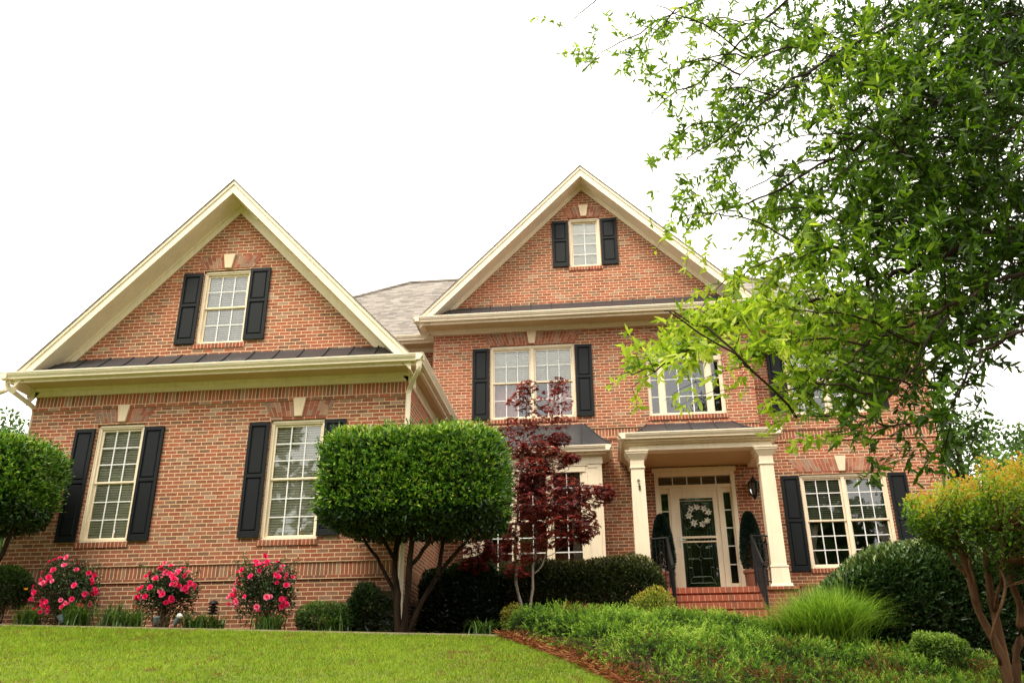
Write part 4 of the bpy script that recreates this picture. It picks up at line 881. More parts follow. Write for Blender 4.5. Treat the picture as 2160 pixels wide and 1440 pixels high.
# --- wreath
wr = empty('wreath', (1.91, MN-.03, 3.62), 'door wreath of white magnolia flowers and green leaves', 'wreath'); n = 520
a = rng.random(n)*6.28; rr = .20+rng.normal(size=n)*.035; P = np.stack([1.91+rr*np.cos(a), MN-.03-rng.random(n)*.04, 3.62+rr*np.sin(a)], 1)
leaves('greenery', P, np.stack([np.cos(a+.9), -.4+rng.normal(size=n)*.3, np.sin(a+.9)], 1)+rnd_dir(n)*.5, .075, .028, .2+.5*rng.random(n), M['laurel'], wr)
M['petal'] = leaf_mat('white_petal', [(0, (.55, .42, .30)), (.4, (.80, .74, .62)), (1, (.85, .82, .74))], .25, .5)
for k in range(8):
    a = k*6.28/8+.2+rng.normal()*.15; c_ = np.array([1.91+.19*math.cos(a)+rng.normal()*.015, MN-.075, 3.62+.19*math.sin(a)+rng.normal()*.015]); m = 6; b = rng.random()*6+np.arange(m)*6.28/m
    D = np.stack([np.cos(b), np.full(m, -.45), np.sin(b)], 1)
    leaves('magnolia_flower', np.tile(c_, (m, 1)), D, .085*(.8+.35*rng.random(m)), .05, .5+.5*rng.random(m), M['petal'], wr, N=np.tile([0, -1.0, 0], (m, 1)))

# --- roses
M['rose_leaf'] = leaf_mat('rose_leaf', [(0, (.008, .018, .006)), (.5, (.025, .055, .014)), (.85, (.07, .14, .03)), (1, (.14, .22, .05))], .2, .45, .35)
M['rose'] = leaf_mat('rose_petal', [(0, (.50, .003, .05)), (.5, (.86, .010, .14)), (.85, (.90, .06, .27)), (1, (.93, .32, .50))], .25, .5, .3)
def bloom_mesh():
    Vs = []; Fs = []; T = []; b = 0
    for ring_, (m, r, tilt, l) in enumerate(((5, .004, .25, .032), (6, .008, .65, .040), (7, .010, 1.15, .044))):
        a = np.arange(m)*6.283/m+ring_*.5+rng.random()*.3; P = np.stack([np.cos(a)*r, np.sin(a)*r, np.zeros(m)], 1)
        D = np.stack([np.cos(a)*math.sin(tilt), np.sin(a)*math.sin(tilt), np.full(m, math.cos(tilt))], 1); N = -np.stack([np.cos(a)*math.cos(tilt), np.sin(a)*math.cos(tilt), np.full(m, -math.sin(tilt))], 1)
        V, F, k = leafset(P, D, l, l*1.0, N, .12, 'lance', -.12); Vs.append(V); Fs.append(F+b); b += len(V); T.append(np.repeat(.35+.3*ring_*.5+.2*rng.random(m), k))
    return np.concatenate(Vs), np.concatenate(Fs), np.concatenate(T)
bl = []
for v in range(4):
    V, F, T = bloom_mesh(); me_o = mesh_np('rose_bloom', V, F, np.clip(T+(.0, .1, -.12, .25)[v], 0, 1), M['rose']); bl.append(me_o.data); bpy.data.objects.remove(me_o)
def rose_bush(c, abc, label, nb, nl, lean=0):
    zb = float(ground_z(c[0], c[1])); t = empty('rose_bush', (c[0], c[1], zb), label, 'rose bush', 'red rose bushes along the garage wall'); s = MB()
    P, nn, dep, l = shell(c, abc, 2.1, nl, min(abc)*1.0, -.95, .24)
    ends = P[rng.integers(0, len(P), 46)]
    for e_ in ends: e_ = Vector(e_); b_ = Vector((c[0]+lean+rng.normal()*.05, c[1]+rng.normal()*.05, zb)); s.tube([b_, b_.lerp(e_, .5)+Vector((0, 0, .08)), e_], [.009, .006, .003], 4)
    # arching shoots that leave the outline ragged
    sh = []
    for k in range(26):
        a = rng.random()*6.28; e_ = Vector((c[0]+math.cos(a)*abc[0]*1.08, c[1]+math.sin(a)*abc[1], c[2]+abc[2]*(-.2+1.45*rng.random()))); m = Vector(c).lerp(e_, .4); s.tube([m, m.lerp(e_, .6)+Vector((0, 0, .05)), e_], [.005, .004, .002], 4)
        for u in np.linspace(.35, 1, 12): sh.append(m.lerp(e_, u)+Vector(rng.normal(size=3)*.025))
    s.build('canes', bark_mat('cane', (.04, .03, .015), (.12, .09, .05)), t)
    P2 = np.concatenate([P, np.array([tuple(q) for q in sh for _ in (0, 1)])]); k = len(P2); 
    tt = .42+.2*rng.normal(size=k)*.8+np.concatenate([-.45*dep, np.full(k-len(P), .25)])
    leaves('foliage', P2, rnd_dir(k)+np.array([0, 0, .1]), .040*(.7+.6*rng.random(k)), .026, tt, M['rose_leaf'], t)
    Pb, nb_, _, _ = shell((c[0], c[1]-.04, c[2]+.03), (abc[0]*1.02, abc[1]*1.05, abc[2]*1.0), 2.1, nb*6, .05, -.75, .08); vis = nb_[:, 1] < .25; Pb = Pb[vis]; Nb = nb_[vis]
    cnt = 0; cl = np.array(Pb[0])
    for i in range(min(nb, len(Pb))):
        p = Pb[i]
        if i % 3 and rng.random() < .55: p = Pb[i-1]+rng.normal(size=3)*.06; Pb[i] = p
        o = bpy.data.objects.new('rose_bloom', bl[rng.integers(4)]); C.objects.link(o); o.parent = t; o.matrix_parent_inverse = Matrix.Translation(-Vector(t.location))
        d = Vector(Nb[i])+Vector((rng.normal()*.3, -.5, .45)); o.location = Vector(p); o.rotation_euler = d.to_track_quat('Z', 'Y').to_euler(); sc0 = .72+.4*rng.random(); o.scale = (sc0,)*3
rose_bush((-8.36, 13.25, 1.80), (.50, .34, .45), 'leftmost of the red rose bushes, tall and loose', 60, 4600)
rose_bush((-6.72, 13.25, 1.74), (.47, .34, .38), 'middle red rose bush, the most compact, between two spotlights', 56, 4600)
rose_bush((-5.17, 13.25, 1.74), (.50, .34, .42), 'rightmost red rose bush, with bare lower canes showing', 62, 4600, .1)

# --- daylilies
M['lily'] = leaf_mat('daylily_leaf', [(0, (.010, .028, .006)), (.5, (.035, .085, .014)), (1, (.13, .23, .04))], .3, .45, .35)
def blades(name, c, n, H, R, W, mat, parent, seg=5, droop=1.0, tint=(.2, .9), spread=.08):
    a = rng.random(n)*6.283; lean = (.15+.85*rng.random(n)**.8); h = H*(.6+.4*rng.random(n)); base = np.stack([c[0]+rng.normal(size=n)*spread, c[1]+rng.normal(size=n)*spread, np.full(n, c[2])], 1)
    d = np.stack([np.cos(a), np.sin(a), np.zeros(n)], 1); S = np.stack([-np.sin(a), np.cos(a), np.zeros(n)], 1); Vs = []
    for k in range(seg+1):
        u = k/seg; r = R*lean*u**1.6; z = h*(1.35*u-.55*droop*lean*u**3.2-.0*u); w = W*(1-u**2.5)+.0008
        p = base+d*r[:, None]; p[:, 2] += z; Vs += [p-S*w*.5, p+S*w*.5]
    V = np.stack(Vs, 1); F = []
    for k in range(seg): q = 2*k; F += [[q, q+1, q+3], [q, q+3, q+2]]
    m = 2*(seg+1); F = (np.array(F)[None]+np.arange(n)[:, None, None]*m).reshape(-1, 3)
    ti = np.clip(tint[0]+(tint[1]-tint[0])*rng.random(n), 0, 1); return mesh_np(name, V.reshape(-1, 3), F, np.repeat(ti, m), mat, parent)
def lily(x, y, lab, flow=0, H=.36, n=130):
    zb = float(ground_z(x, y)); t = empty('daylily', (x, y, zb), lab, 'daylily', 'daylily clumps along the garage bed'); blades('leaf_tuft', (x, y, zb), n, H*.92, .40, .017, M['lily'], t, droop=1.5, spread=.09)
    for k in range(flow):
        s = MB(); a = rng.random()*6.28; e_ = Vector((x+.16*math.cos(a), y-.1+.1*math.sin(a), zb+H+.14+.08*rng.random())); s.tube([(x, y, zb), Vector((x, y, zb)).lerp(e_, .6)+Vector((0, 0, .03)), e_], [.004, .004, .003], 4); s.build('scape', M['lily'] if False else M['bark'], t)
        m = 6; b = np.arange(m)*1.047; leaves('flower', np.tile(np.array(e_), (m, 1)), np.stack([np.cos(b), np.sin(b), np.full(m, .8)], 1), .045, .02, np.full(m, .6), leaf_mat('daylily_petal', [(0, (.8, .25, .02)), (1, (.85, .45, .03))], .3), t)
lily(-8.72, 12.95, 'daylily with an orange flower at the foot of the left rose bush', 1); lily(-7.95, 12.95, 'broad arching daylily right of the left rose bush', 0, .42, 190); lily(-7.42, 13.1, 'upright dark daylily between the left and middle roses', 0, .46, 120)
lily(-7.08, 12.95, 'low daylily left of the middle rose bush', 0, .34, 160); lily(-6.10, 12.95, 'small daylily beside the white-faced spotlight', 0, .30, 110); lily(-5.80, 12.98, 'small daylily around the foot of the left path light', 0, .28, 90)
lily(-4.92, 12.95, 'daylily in front of the right rose bush', 0, .30, 130); lily(-3.98, 12.95, 'long-leaved daylily in front of the loose low shrub', 0, .34, 150); lily(-1.75, 12.85, 'small daylily at the end of the lawn edging', 0, .30, 90)

# --- brass window candles
for x_, y_, z_, lab in ((-8.31, G+.125, 2.76, 'small brass candle lamp in the left lower garage window'), (-5.03, G+.125, 2.72, 'small brass candle lamp in the right lower garage window'), (-6.72, G+.125, 6.33, 'small brass candle lamp in the garage gable window'), (.03, MN+.125, 9.50, 'small pale candle lamp in the centre gable window')):
    t = empty('window_candle', (x_, y_, z_), lab, 'candle lamp', 'candle lamps in the windows'); s = MB(); s.lathe((x_, y_, z_), [(.001, 0), (.022, 0), (.020, .012), (.007, .02), (.007, .11), (.001, .11)], 10); s.build('stick', paint('brass', (.42, .27, .06), .35), t)
    s = MB(); s.lathe((x_, y_, z_+.11), [(.001, 0), (.006, 0), (.011, .02), (.008, .045), (.001, .06)], 8); s.build('bulb', M['white'], t, smooth=True)

# --- garden lights
def path_light(x, y, label):
    zb = float(ground_z(x, y)); t = empty('path_light', (x, y, zb), label, 'path light', 'black tiered path lights'); s = MB(); s.tube([(x, y, zb-.05), (x, y, zb+.24)], .011, 8); s.build('stake', M['iron'], t)
    s = MB()
    for k in range(3): s.lathe((x, y, zb+.24+.045*k), [(.001, 0), (.05, 0), (.075, -.012), (.078, -.006), (.05, .010), (.03, .018), (.03, .04), (.001, .04)], 16)
    s.lathe((x, y, zb+.375), [(.07, -.008), (.078, .0), (.055, .03), (.02, .05), (.001, .055)], 16); s.build('tiered_head', M['iron'], t)
path_light(-5.84, 13.0, 'black tiered path light left of the right rose bush'); path_light(-2.78, 12.95, 'black tiered path light right of the clipped tree trunk')
def spot(x, y, label, tilt, white):
    zb = float(ground_z(x, y)); t = empty('spotlight', (x, y, zb), label, 'spotlight', 'garden spotlights by the middle rose bush'); s = MB(); s.tube([(x, y, zb-.05), (x, y, zb+.07)], .012, 8); s.build('stake', M['iron'], t)
    a = Vector((x, y, zb+.06)); b = a+Vector((.07*tilt, -.03, .11)); s = MB(); s.tube([a, a.lerp(b, .3), b], [.02, .035, .045], 12); s.build('housing', paint('verdigris_metal', (.10, .16, .16), .5), t)
    if white: s = MB(); s.tube([b, b+(b-a).normalized()*.035, b+(b-a).normalized()*.05], [.046, .042, .02], 12); s.build('lamp_face', M['white'], t, smooth=True)
spot(-6.33, 12.85, 'spotlight with a white lamp face right of the middle rose bush', 1, True); spot(-6.62, 12.85, 'dark upright spotlight under the middle rose bush', .1, False); spot(-8.05, 12.8, 'dark blue-grey spotlight leaning beside the left rose bush', -.8, False)

# --- juniper ground cover
M['juniper'] = leaf_mat('juniper_needle', [(0, (.17, .07, .02)), (.1, (.26, .11, .03)), (.16, (.010, .022, .004)), (.42, (.040, .10, .009)), (.65, (.125, .26, .018)), (.85, (.26, .43, .04)), (1, (.42, .56, .09))], .25, .55, .25)
def jun_top(x, y):
    ex = np.clip((x-(border_x(y)+.08))/.30, 0, 1); eb = np.clip((14.3-y)/.7, 0, 1); er = np.clip((5.2-x)/.6, 0, 1)
    e = np.sqrt(np.clip(1-(1-ex)**2, 0, 1))*np.sqrt(np.clip(1-(1-eb)**2, 0, 1))*er
    Q = np.stack([x, y, x*0], 1)
    return e*(.32+.09*snoise(Q, 2.8, 0)+.075*snoise(Q, 7, 1)-.05*np.clip(x-1.5, 0, 2.5)-.06*np.clip(y-12.8, 0, 1.5)), ex
m = 25000; y = 8.2+(14.3-8.2)*rng.random(m)**.85; x = border_x(y)+.08+rng.random(m)*6.2; k_ = x < 5.1; x = x[k_]; y = y[k_]; m = len(x)
hh, ex = jun_top(x, y); dp_ = rng.random(m)**2.2; Pz = ground_z(x, y)+hh*(1-.45*dp_); P = np.stack([x, y, Pz], 1)
gx = (jun_top(x+.08, y)[0]-hh)/.08; gy = (jun_top(x, y+.08)[0]-hh)/.08; nn = nrm(np.stack([-gx, -gy, np.ones(m)*.8], 1))
ax = nrm(nn*.45+np.array([0, -.25, .05])+rnd_dir(m)*.8); q = 15
Pl = []; Dl = []; tl_ = []
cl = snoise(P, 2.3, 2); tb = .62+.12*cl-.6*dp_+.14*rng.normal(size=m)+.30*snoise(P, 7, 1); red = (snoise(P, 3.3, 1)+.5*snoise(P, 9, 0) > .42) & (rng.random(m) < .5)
L = .11+.07*rng.random(m)
for j in range(q):
    u = (j+.5)/q; Pl.append(P+ax*(L*u-.03)[:, None]); Dl.append(nrm(ax*1.0+rnd_dir(m)*(.95-.35*u))); tl_.append(np.where(red, .10+.03*rng.normal(size=m), np.clip(tb-.28+.5*u, .17, 1)))
Pl = np.concatenate(Pl); Dl = np.concatenate(Dl); tl_ = np.concatenate(tl_); n = len(Pl)
js = leaves('juniper_groundcover', Pl, Dl, .026+.014*rng.random(n), .0085, tl_, M['juniper']); tag(js, 'low spreading juniper covering the slope below the porch', 'ground cover', kind='stuff')

# --- fountain grass
t = empty('ornamental_grass', (2.72, 12.2, float(ground_z(2.72, 12.2))), 'large arching clump of fine bright green ornamental grass right of the porch steps', 'ornamental grass')
M['fgrass'] = leaf_mat('fountain_grass_blade', [(0, (.05, .10, .015)), (.4, (.14, .27, .03)), (.8, (.28, .44, .06)), (1, (.45, .55, .14))], .35, .45, .3)
blades('blade_tuft', (2.80, 12.2, float(ground_z(2.8, 12.2))-.02), 5200, .86, .88, .0085, M['fgrass'], t, 8, 1.05, (.05, 1), .16)

# --- crape myrtle
t = empty('crape_myrtle', tuple(at(2125, 1470, 9.6)), 'multi-stemmed crape myrtle with peeling bark and orange new leaves at the right edge', 'tree')
s = MB(); A = lambda x, y, d=9.6: at(x, y, d); Z0 = at(2125, 1500, 9.6)
stems = [([Z0, A(2118, 1400), A(2068, 1290, 9.5), A(2040, 1210, 9.4), A(2020, 1140, 9.4), A(1985, 1090, 9.3)], .050, .016), ([A(2135, 1500), A(2120, 1400), A(2098, 1290), A(2080, 1200), A(2078, 1130), A(2070, 1070)], .052, .018), ([A(2150, 1490, 9.7), A(2142, 1400, 9.7), A(2150, 1290, 9.8), A(2128, 1200, 9.8), A(2125, 1120, 9.9), A(2140, 1050, 9.9)], .050, .016),
         ([A(2160, 1500, 9.9), A(2185, 1350, 9.9), A(2200, 1220, 10), A(2215, 1100, 10)], .045, .016), ([A(2068, 1290, 9.5), A(2045, 1180, 9.8), A(2050, 1090, 10)], .024, .010), ([A(2098, 1290), A(2115, 1200, 9.2), A(2110, 1120, 9.1)], .022, .010), ([A(2040, 1215, 9.4), A(1990, 1150, 9.3), A(1950, 1100, 9.2)], .018, .006), ([A(2110, 1400, 9.5), A(2095, 1340, 9.3), A(2120, 1240, 9.2), A(2110, 1190, 9.2)], .02, .01)]
ends = []
for p, a, b in stems: Q = limb(s, p, a, b, .008, 8); ends += [Q[-1], Q[-5], Q[-9]]
M['myrtle_bark'] = bark_mat('myrtle_bark', (.03, .015, .008), (.21, .115, .06), 9, .12); 
M['myrtle'] = leaf_mat('myrtle_leaf', [(0, (.010, .025, .004)), (.35, (.04, .10, .008)), (.62, (.16, .29, .02)), (.8, (.36, .48, .04)), (.93, (.56, .46, .05)), (1, (.64, .30, .05))], .4, .4, .35)
tips = []; PL = []; DL = []; TL = []
for i in range(560):
    px = 1925+rng.random()*420; u = (px-1925)/300; top = 1078-84*min(1, u*1.7)**.8+14*math.sin(px*.09)+12*math.sin(px*.23); bot = 1115+75*min(1, u*1.6)
    py = top+(bot-top)*rng.random()**1.15; T = at(px, py, 9.6+rng.normal()*.38); near = min(ends, key=lambda q: (q-T).length+(.3 if q.z > T.z-.1 else 0)); s.tube([near, near.lerp(T, .55)+Vector((0, 0, -.03)), T], [.007, .005, .002], 4)
    d = (T-near).normalized()+Vector((0, 0, .5)); ht = (bot-py)/(bot-top); m = 52; uu = rng.random(m)
    PL.append(np.array(T)+np.array(d.normalized())*((uu-.65)*.26)[:, None]+rng.normal(size=(m, 3))*.035); DL.append(np.tile(np.array(d.normalized()), (m, 1))*.6+rnd_dir(m)); TL.append(np.clip(.22+.47*ht**1.1+.16*rng.normal(size=m)*.8+(.36*uu if ht > .78 else .12*uu), 0, 1))
s.build('trunk', M['myrtle_bark'], t, smooth=True)
P = np.concatenate(PL); leaves('crown', P, np.concatenate(DL), .044*(.8+.5*rng.random(len(P))), .024, np.concatenate(TL), M['myrtle'], t)

# --- willow oak overhead
oak = empty('willow_oak', (4.6, 5.6, -.5), 'tall willow oak whose leafy branches hang across the upper right', 'tree')
s = MB(); trunk = [Vector((4.6, 5.6, -1.0)), Vector((4.55, 5.6, 1.5)), Vector((4.6, 5.7, 4)), Vector((4.5, 5.8, 7)), Vector((4.4, 5.9, 10)), Vector((4.3, 6, 13))]
limb(s, trunk, .19, .06, .01, 12)
A = at
limbs = [([A(2700, 380, 5.6), A(2160, 470, 5.4), A(1950, 553, 5.2), A(1870, 580, 5.2), A(1800, 610, 5.2), A(1700, 638, 5.2), A(1620, 650, 5.1), A(1500, 715, 4.9), A(1400, 770, 4.7), A(1310, 790, 4.6)], .045, .004, .022),
 ([A(2600, 60, 5.8), A(2160, 120, 5.8), A(2015, 195, 5.7), A(1900, 260, 5.6), A(1750, 340, 5.5), A(1600, 420, 5.5), A(1480, 450, 5.5), A(1390, 470, 5.5)], .04, .003, .02),
 ([A(2500, -200, 6), A(2100, -60, 6), A(1900, 40, 6), A(1700, 150, 5.9), A(1570, 250, 5.8), A(1470, 320, 5.8), A(1380, 350, 5.8)], .04, .003, .02),
 ([A(2300, -350, 6.3), A(1900, -200, 6.3), A(1660, 0, 6.2), A(1560, 90, 6.1), A(1480, 170, 6.1), A(1400, 220, 6.1)], .04, .003, .02),
 ([A(2200, -500, 6.8), A(1800, -300, 6.8), A(1560, -60, 6.6), A(1430, 20, 6.5), A(1310, 90, 6.5), A(1210, 145, 6.4)], .035, .003, .018),
 ([A(2100, -600, 7), A(1600, -300, 7), A(1330, -60, 6.8), A(1230, 20, 6.8), A(1180, 70, 6.8)], .03, .003, .015),
 ([A(2700, 500, 5), A(2200, 560, 4.9), A(2000, 650, 4.8), A(1850, 715, 4.8), A(1740, 800, 4.8), A(1680, 880, 4.7)], .035, .003, .018),
 ([A(2700, 640, 4.6), A(2200, 690, 4.6), A(2060, 760, 4.6), A(2010, 860, 4.6), A(1985, 970, 4.6)], .03, .003, .012),
 ([A(2000, 650, 4.8), A(1930, 760, 4.7), A(1850, 860, 4.6), A(1790, 930, 4.6)], .015, .003, .010), ([A(1950, 553, 5.2), A(1750, 520, 5.3), A(1600, 560, 5.4), A(1530, 600, 5.4)], .014, .003, .010),
 ([A(2160, 120, 5.8), A(2100, 300, 6.4), A(2000, 380, 6.6), A(1850, 430, 6.8), A(1700, 480, 6.8)], .025, .004, .014), ([A(2700, 250, 7), A(2200, 300, 7), A(2050, 420, 7), A(2000, 560, 7), A(2080, 700, 7)], .035, .004, .014)]
sk = []
GR = ["1123545688999", "1353356689999", "0003566788999", "0003564589999", "0002234689999", "0003555789999", "0001257899988", "0000268754788", "0013686566776", "0036525678742", "0012015774420", "0000002132320", "0000000012321"[:12]+"0"]
for p, a, b, _ in limbs:
    if p[0].x > 3.2:
        tz = p[0].z-.3; k0 = min(trunk, key=lambda q: abs(q.z-tz)); p = [Vector((4.5, 5.8, max(1.2, p[0].z-.5)))]+p
    Q = limb(s, p, a*.55, b*.6, .012, 7, 6)
    for j, q in enumerate(Q): sk.append((q, j/len(Q)))
def in_view(v, mx=2200, my=-40):
    pz = v.dot(FW)
    if pz <= .2: return False
    return 1080+FPX*v.dot(RT)/pz < mx and 720-FPX*v.dot(UP)/pz > my
out_sk = []
for k in range(46):
    z0 = 2.2+rng.random()*8.5; a = rng.random()*6.283; L_ = (1.2+1.9*rng.random())*(1.15-.06*z0); b_ = Vector((4.5, 5.8, z0)); d_ = Vector((math.cos(a), math.sin(a), .25)); e_ = b_+d_*L_+Vector((0, 0, -.2))
    pts_ = [b_, b_+d_*L_*.5+Vector((0, 0, .12)), e_]
    if any(in_view(b_.lerp(e_, u), 2230) for u in (.2, .4, .6, .8, 1)): continue
    Q = limb(s, pts_, .032, .004, .012, 6, 5); out_sk += Q[2:]; sk += [(q, 0) for q in Q[2:]]
wts = [(r_, c_, int(ch)) for r_, row in enumerate(GR) for c_, ch in enumerate(row) if int(ch) > 2]; pw_ = np.array([w_[2] for w_ in wts], float); pw_ /= pw_.sum()
for k in range(150):          # side branches reaching outward from the limbs
    r_, c_, _ = wts[rng.choice(len(wts), p=pw_)]; T = at(1120+80*(c_+rng.random()), 80*(r_+rng.random()), (4.9 if r_ >= 8 and c_ < 7 else 5.9)+rng.normal()*.55)
    S0 = np.array([tuple(q) for q, _ in sk]); dv = S0-np.array(T); cost_ = np.linalg.norm(dv-np.array([.55, 0, .05]), axis=1); i = int(np.argmin(cost_)); Q0 = Vector(S0[i])
    if (Q0-T).length > 1.6: continue
    Q = limb(s, [Q0, Q0.lerp(T, .5)+Vector((0, 0, .07)), T], .008, .003, .008, 5, 4); sk += [(q, 0) for q in Q[1:]]
SK = np.array([tuple(q) for q, _ in sk])
PL = []; DL = []; TL = []; LL = []
def twig(T, bright, m, lm):
    dv = SK-np.array(T); ds = np.linalg.norm(dv, axis=1); i = int(np.argmin(ds+np.where(dv[:, 0] < .05, .35, 0)+.35*np.abs(dv[:, 2])+.1*rng.random(len(ds)))); Q = Vector(SK[i]); ln = (T-Q).length
    mid = Q.lerp(T, .5)+Vector((rng.normal()*.04, rng.normal()*.04, .06*ln+.02)); 
    if ln < .18: Q = T+Vector((rng.random()*.3, rng.normal()*.15, .12+rng.random()*.2)); mid = Q.lerp(T, .5); ln = (T-Q).length
    s.tube([Q, Q.lerp(mid, .5)+Vector((0, 0, .01)), mid, mid.lerp(T, .55)+Vector((0, 0, .012)), T], [.0028, .0025, .002, .0015, .001], 3, cap=False)
    span = min(.95, .42/ln); u = 1-span*rng.random(m)**.9; Qa, Ma, Ta = np.array(Q), np.array(mid), np.array(T)
    u_ = u[:, None]; P = (1-u_)**2*Qa+2*(1-u_)*u_*Ma+u_**2*Ta; ax = nrm(2*(1-u_)*(Ma-Qa)+2*u_*(Ta-Ma))
    PL.append(P); DL.append(nrm(ax*.55+rnd_dir(m)*1.0+np.array([0, 0, -.15]))); TL.append(np.clip(bright+.13*rng.normal(size=m)+.12*(u-.6), 0, 1)); LL.append(lm*(.45+.75*rng.random(m)))
for r_, row in enumerate(GR):
    for c_, ch in enumerate(row):
        d = int(ch)
        if not d: continue
        cnt = (1.4, 3, 5, 7.5, 10, 13, 17, 23, 31)[d-1]; cnt = int(cnt)+(rng.random() < cnt % 1)
        for k in range(cnt):
            px = 1120+80*(c_+rng.random()); py = 80*(r_+rng.random())
            if c_ <= 6 and r_ >= 8: Y = 4.8+rng.normal()*.25
            elif c_ <= 6: Y = 6.5-.06*r_+rng.normal()*.45
            else: Y = 5.6+rng.normal()*.7+.5*(d > 7)*rng.random()
            Y = min(max(Y, 3.9), 8)
            T = at(px, py, Y)
            br = (.9, .88, .86, .84, .82, .76, .70, .60, .50, .42, .36, .32, .30)[c_]+(.10 if 6 < r_ < 10 and 6 < c_ < 11 else 0)-.0*(r_)+(.10 if r_ >= 7 and c_ < 7 else 0)-(.10 if r_ < 6 and c_ < 7 else 0); br += .17*float(snoise(np.array([[T.x, T.y, T.z]]), 2.6, 1)[0]); br -= .07*(Y-5.4)  # sunlit left and canopy-shaded right of the crown put into the leaf tint
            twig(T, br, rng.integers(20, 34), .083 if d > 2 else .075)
for k in range(2600):     # crown beyond the frame
    T = out_sk[rng.integers(len(out_sk))]+Vector(rng.normal(size=3)*.36); v = T; pz = (v.dot(FW)); pxx = 1080+FPX*v.dot(RT)/pz; pyy = 720-FPX*v.dot(UP)/pz
    if pz > 0 and pxx < 2200 and pyy > -40: continue
    twig(T, .35, 22, .088)
s.build('trunk', M['bark_dark'], oak, smooth=True)
M['oak'] = leaf_mat('willow_oak_leaf', [(0, (.012, .030, .004)), (.3, (.032, .075, .007)), (.55, (.085, .17, .012)), (.8, (.25, .38, .03)), (1, (.50, .58, .08))], .50, .42, .22)
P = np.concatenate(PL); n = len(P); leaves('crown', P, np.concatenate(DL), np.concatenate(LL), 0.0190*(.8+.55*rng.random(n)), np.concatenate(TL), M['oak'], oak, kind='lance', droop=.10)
print('oak leaves', n)

# --- background trees
def far_tree(name, x, y, zb, top, rad, label, tb, n=9000, L=.22, bare=False):
    t = empty(name, (x, y, zb), label, 'tree', 'trees beyond the house'); s = MB(); s.tube([(x, y, zb-.5), (x+.1, y, zb+(top-zb)*.5), (x, y, top-1)], [.3, .2, .06], 8)
    P = []; T_ = []; N_ = []
    nc = 34
    for k in range(nc):
        zz_ = zb+(top-zb)*(.22+.75*rng.random()); f = math.sin(min(1, (zz_-zb)/(top-zb)*1.02)**.9*math.pi)**.55*rad; a = rng.random()*6.28; rr = f*math.sqrt(rng.random())*.85
        c_ = np.array([x+rr*math.cos(a), y+rr*math.sin(a), zz_]); s.tube([(x, y, max(zb+1, zz_-1.4)), tuple(c_)], [.07, .02], 4); m = n//nc; d = rnd_dir(m); r_ = (.75+.6*rng.random())*rad*.30; rad_ = r_*(rng.random(m)**.35)
        P.append(c_+d*rad_[:, None]*np.array([1, 1, .75])); T_.append(np.clip(tb+.26*d[:, 2]*(rad_/r_)+.10*rng.normal(size=m)+.1*rng.normal(), 0, 1))
    s.build('trunk', M['bark'], t); P = np.concatenate(P)
    leaves('crown', P, rnd_dir(len(P)), L*(.7+.6*rng.random(len(P))), L*.55, np.concatenate(T_), M['far'], t)
M['far'] = leaf_mat('far_leaf', [(0, (.02, .04, .01)), (.4, (.05, .10, .02)), (.7, (.11, .20, .035)), (1, (.24, .36, .07))], .3, .6, .2)
far_tree('background_tree', 13.6, 34, 1, 11.0, 3.2, 'feathery pale tree seen past the right corner of the house', .55, 8000, .2)
far_tree('background_tree', 19.0, 38, 1, 11.2, 4.0, 'rounded green tree at the far right edge behind the crape myrtle', .42, 13000)
far_tree('background_tree', 15.6, 29, 1, 7.4, 2.4, 'bright yellow-green tree just above the crape myrtle', .8, 9000, .16)
far_tree('background_tree', 12.4, 27, 1, 6.8, 2.0, 'dark green tree close behind the right corner of the house', .35, 8000, .18)
far_tree('background_tree', -22.5, 30, 1, 10.4, 3.0, 'tree beyond the left corner of the garage wing', .5, 8000)
far_tree('background_tree', -19.0, 25, 1, 6.8, 2.4, 'lower tree at the left edge below the clipped crown', .5, 7000)
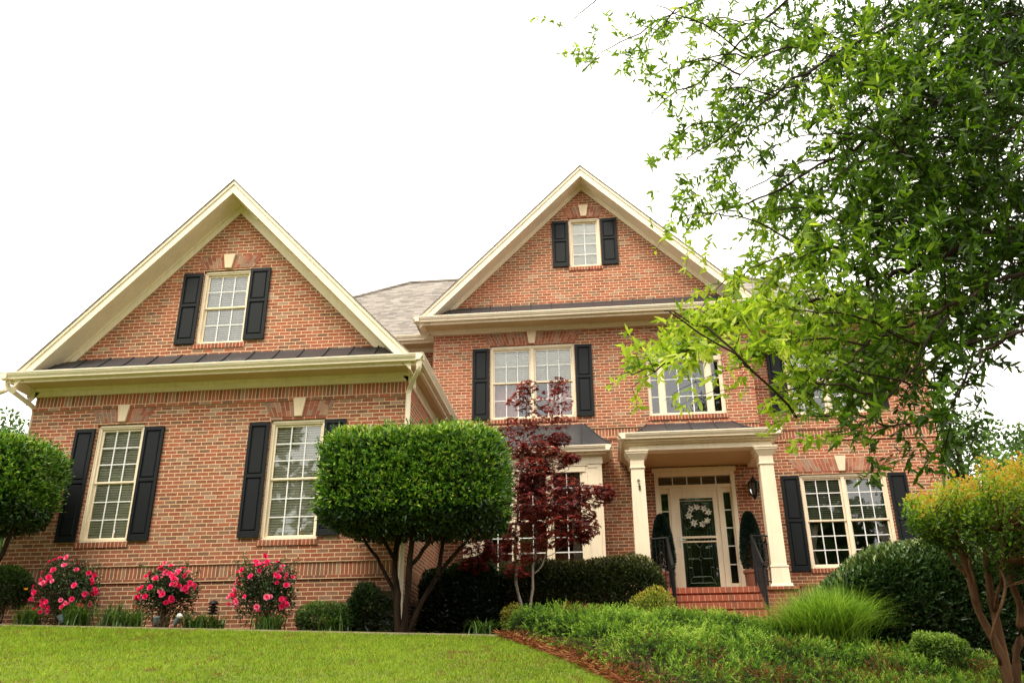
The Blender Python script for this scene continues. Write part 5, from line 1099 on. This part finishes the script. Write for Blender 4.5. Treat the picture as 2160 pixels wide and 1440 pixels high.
hedge('background_hedge', 8.0, 16, 15.5, 17.5, lambda x: 2.3+.2*math.sin(x), 'shaded leafy mass behind the crape myrtle stems', 12000, .13, .06, M['box'], .4, .3)

# --- trees across the street, behind the viewer (they show in the lower windows and the door)
for k in range(12):
    x_ = -30+5.6*k+rng.normal()*1.2; far_tree('street_tree', x_, -17+rng.normal()*2, -2.5, 15.5+rng.normal()*1.2, 5.6, ['wide leafy tree','tall leafy tree','rounded leafy tree'][k % 3]+' across the street behind the viewer', .3, 10000, .62)
for o_ in bpy.data.objects:
    if o_.name.startswith('street_tree'): o_['group'] = 'street trees behind the viewer'
# ============================================================ LIGHT
w = bpy.data.worlds.new('World'); sc.world = w; w.use_nodes = True; nt = w.node_tree; nt.nodes.clear()
sky = nt.nodes.new('ShaderNodeTexSky'); sky.sky_type = 'NISHITA'; sky.sun_disc = False
SE, SR = math.radians(58), math.radians(205)
sky.sun_elevation = SE; sky.sun_rotation = SR; sky.dust_density = 6; sky.air_density = 1.0
hs = nt.nodes.new('ShaderNodeHueSaturation'); hs.inputs['Saturation'].default_value = .12; nt.links.new(sky.outputs[0], hs.inputs['Color'])
b1 = nt.nodes.new('ShaderNodeBackground'); b1.inputs[1].default_value = .10; nt.links.new(hs.outputs[0], b1.inputs[0])
b2 = nt.nodes.new('ShaderNodeBackground'); b2.inputs[0].default_value = (1, .955, .87, 1); b2.inputs[1].default_value = 1.8
ad = nt.nodes.new('ShaderNodeAddShader'); nt.links.new(b1.outputs[0], ad.inputs[0]); nt.links.new(b2.outputs[0], ad.inputs[1])
wo = nt.nodes.new('ShaderNodeOutputWorld'); nt.links.new(ad.outputs[0], wo.inputs[0])
sd_ = bpy.data.lights.new('sun', 'SUN'); sd_.energy = 2.5; sd_.angle = math.radians(22); sd_.color = (1, .90, .72)
sun = bpy.data.objects.new('sun', sd_); C.objects.link(sun)
sdir = Vector((math.sin(SR)*math.cos(SE), math.cos(SR)*math.cos(SE), math.sin(SE)))
sun.rotation_euler = sdir.to_track_quat('Z', 'Y').to_euler()
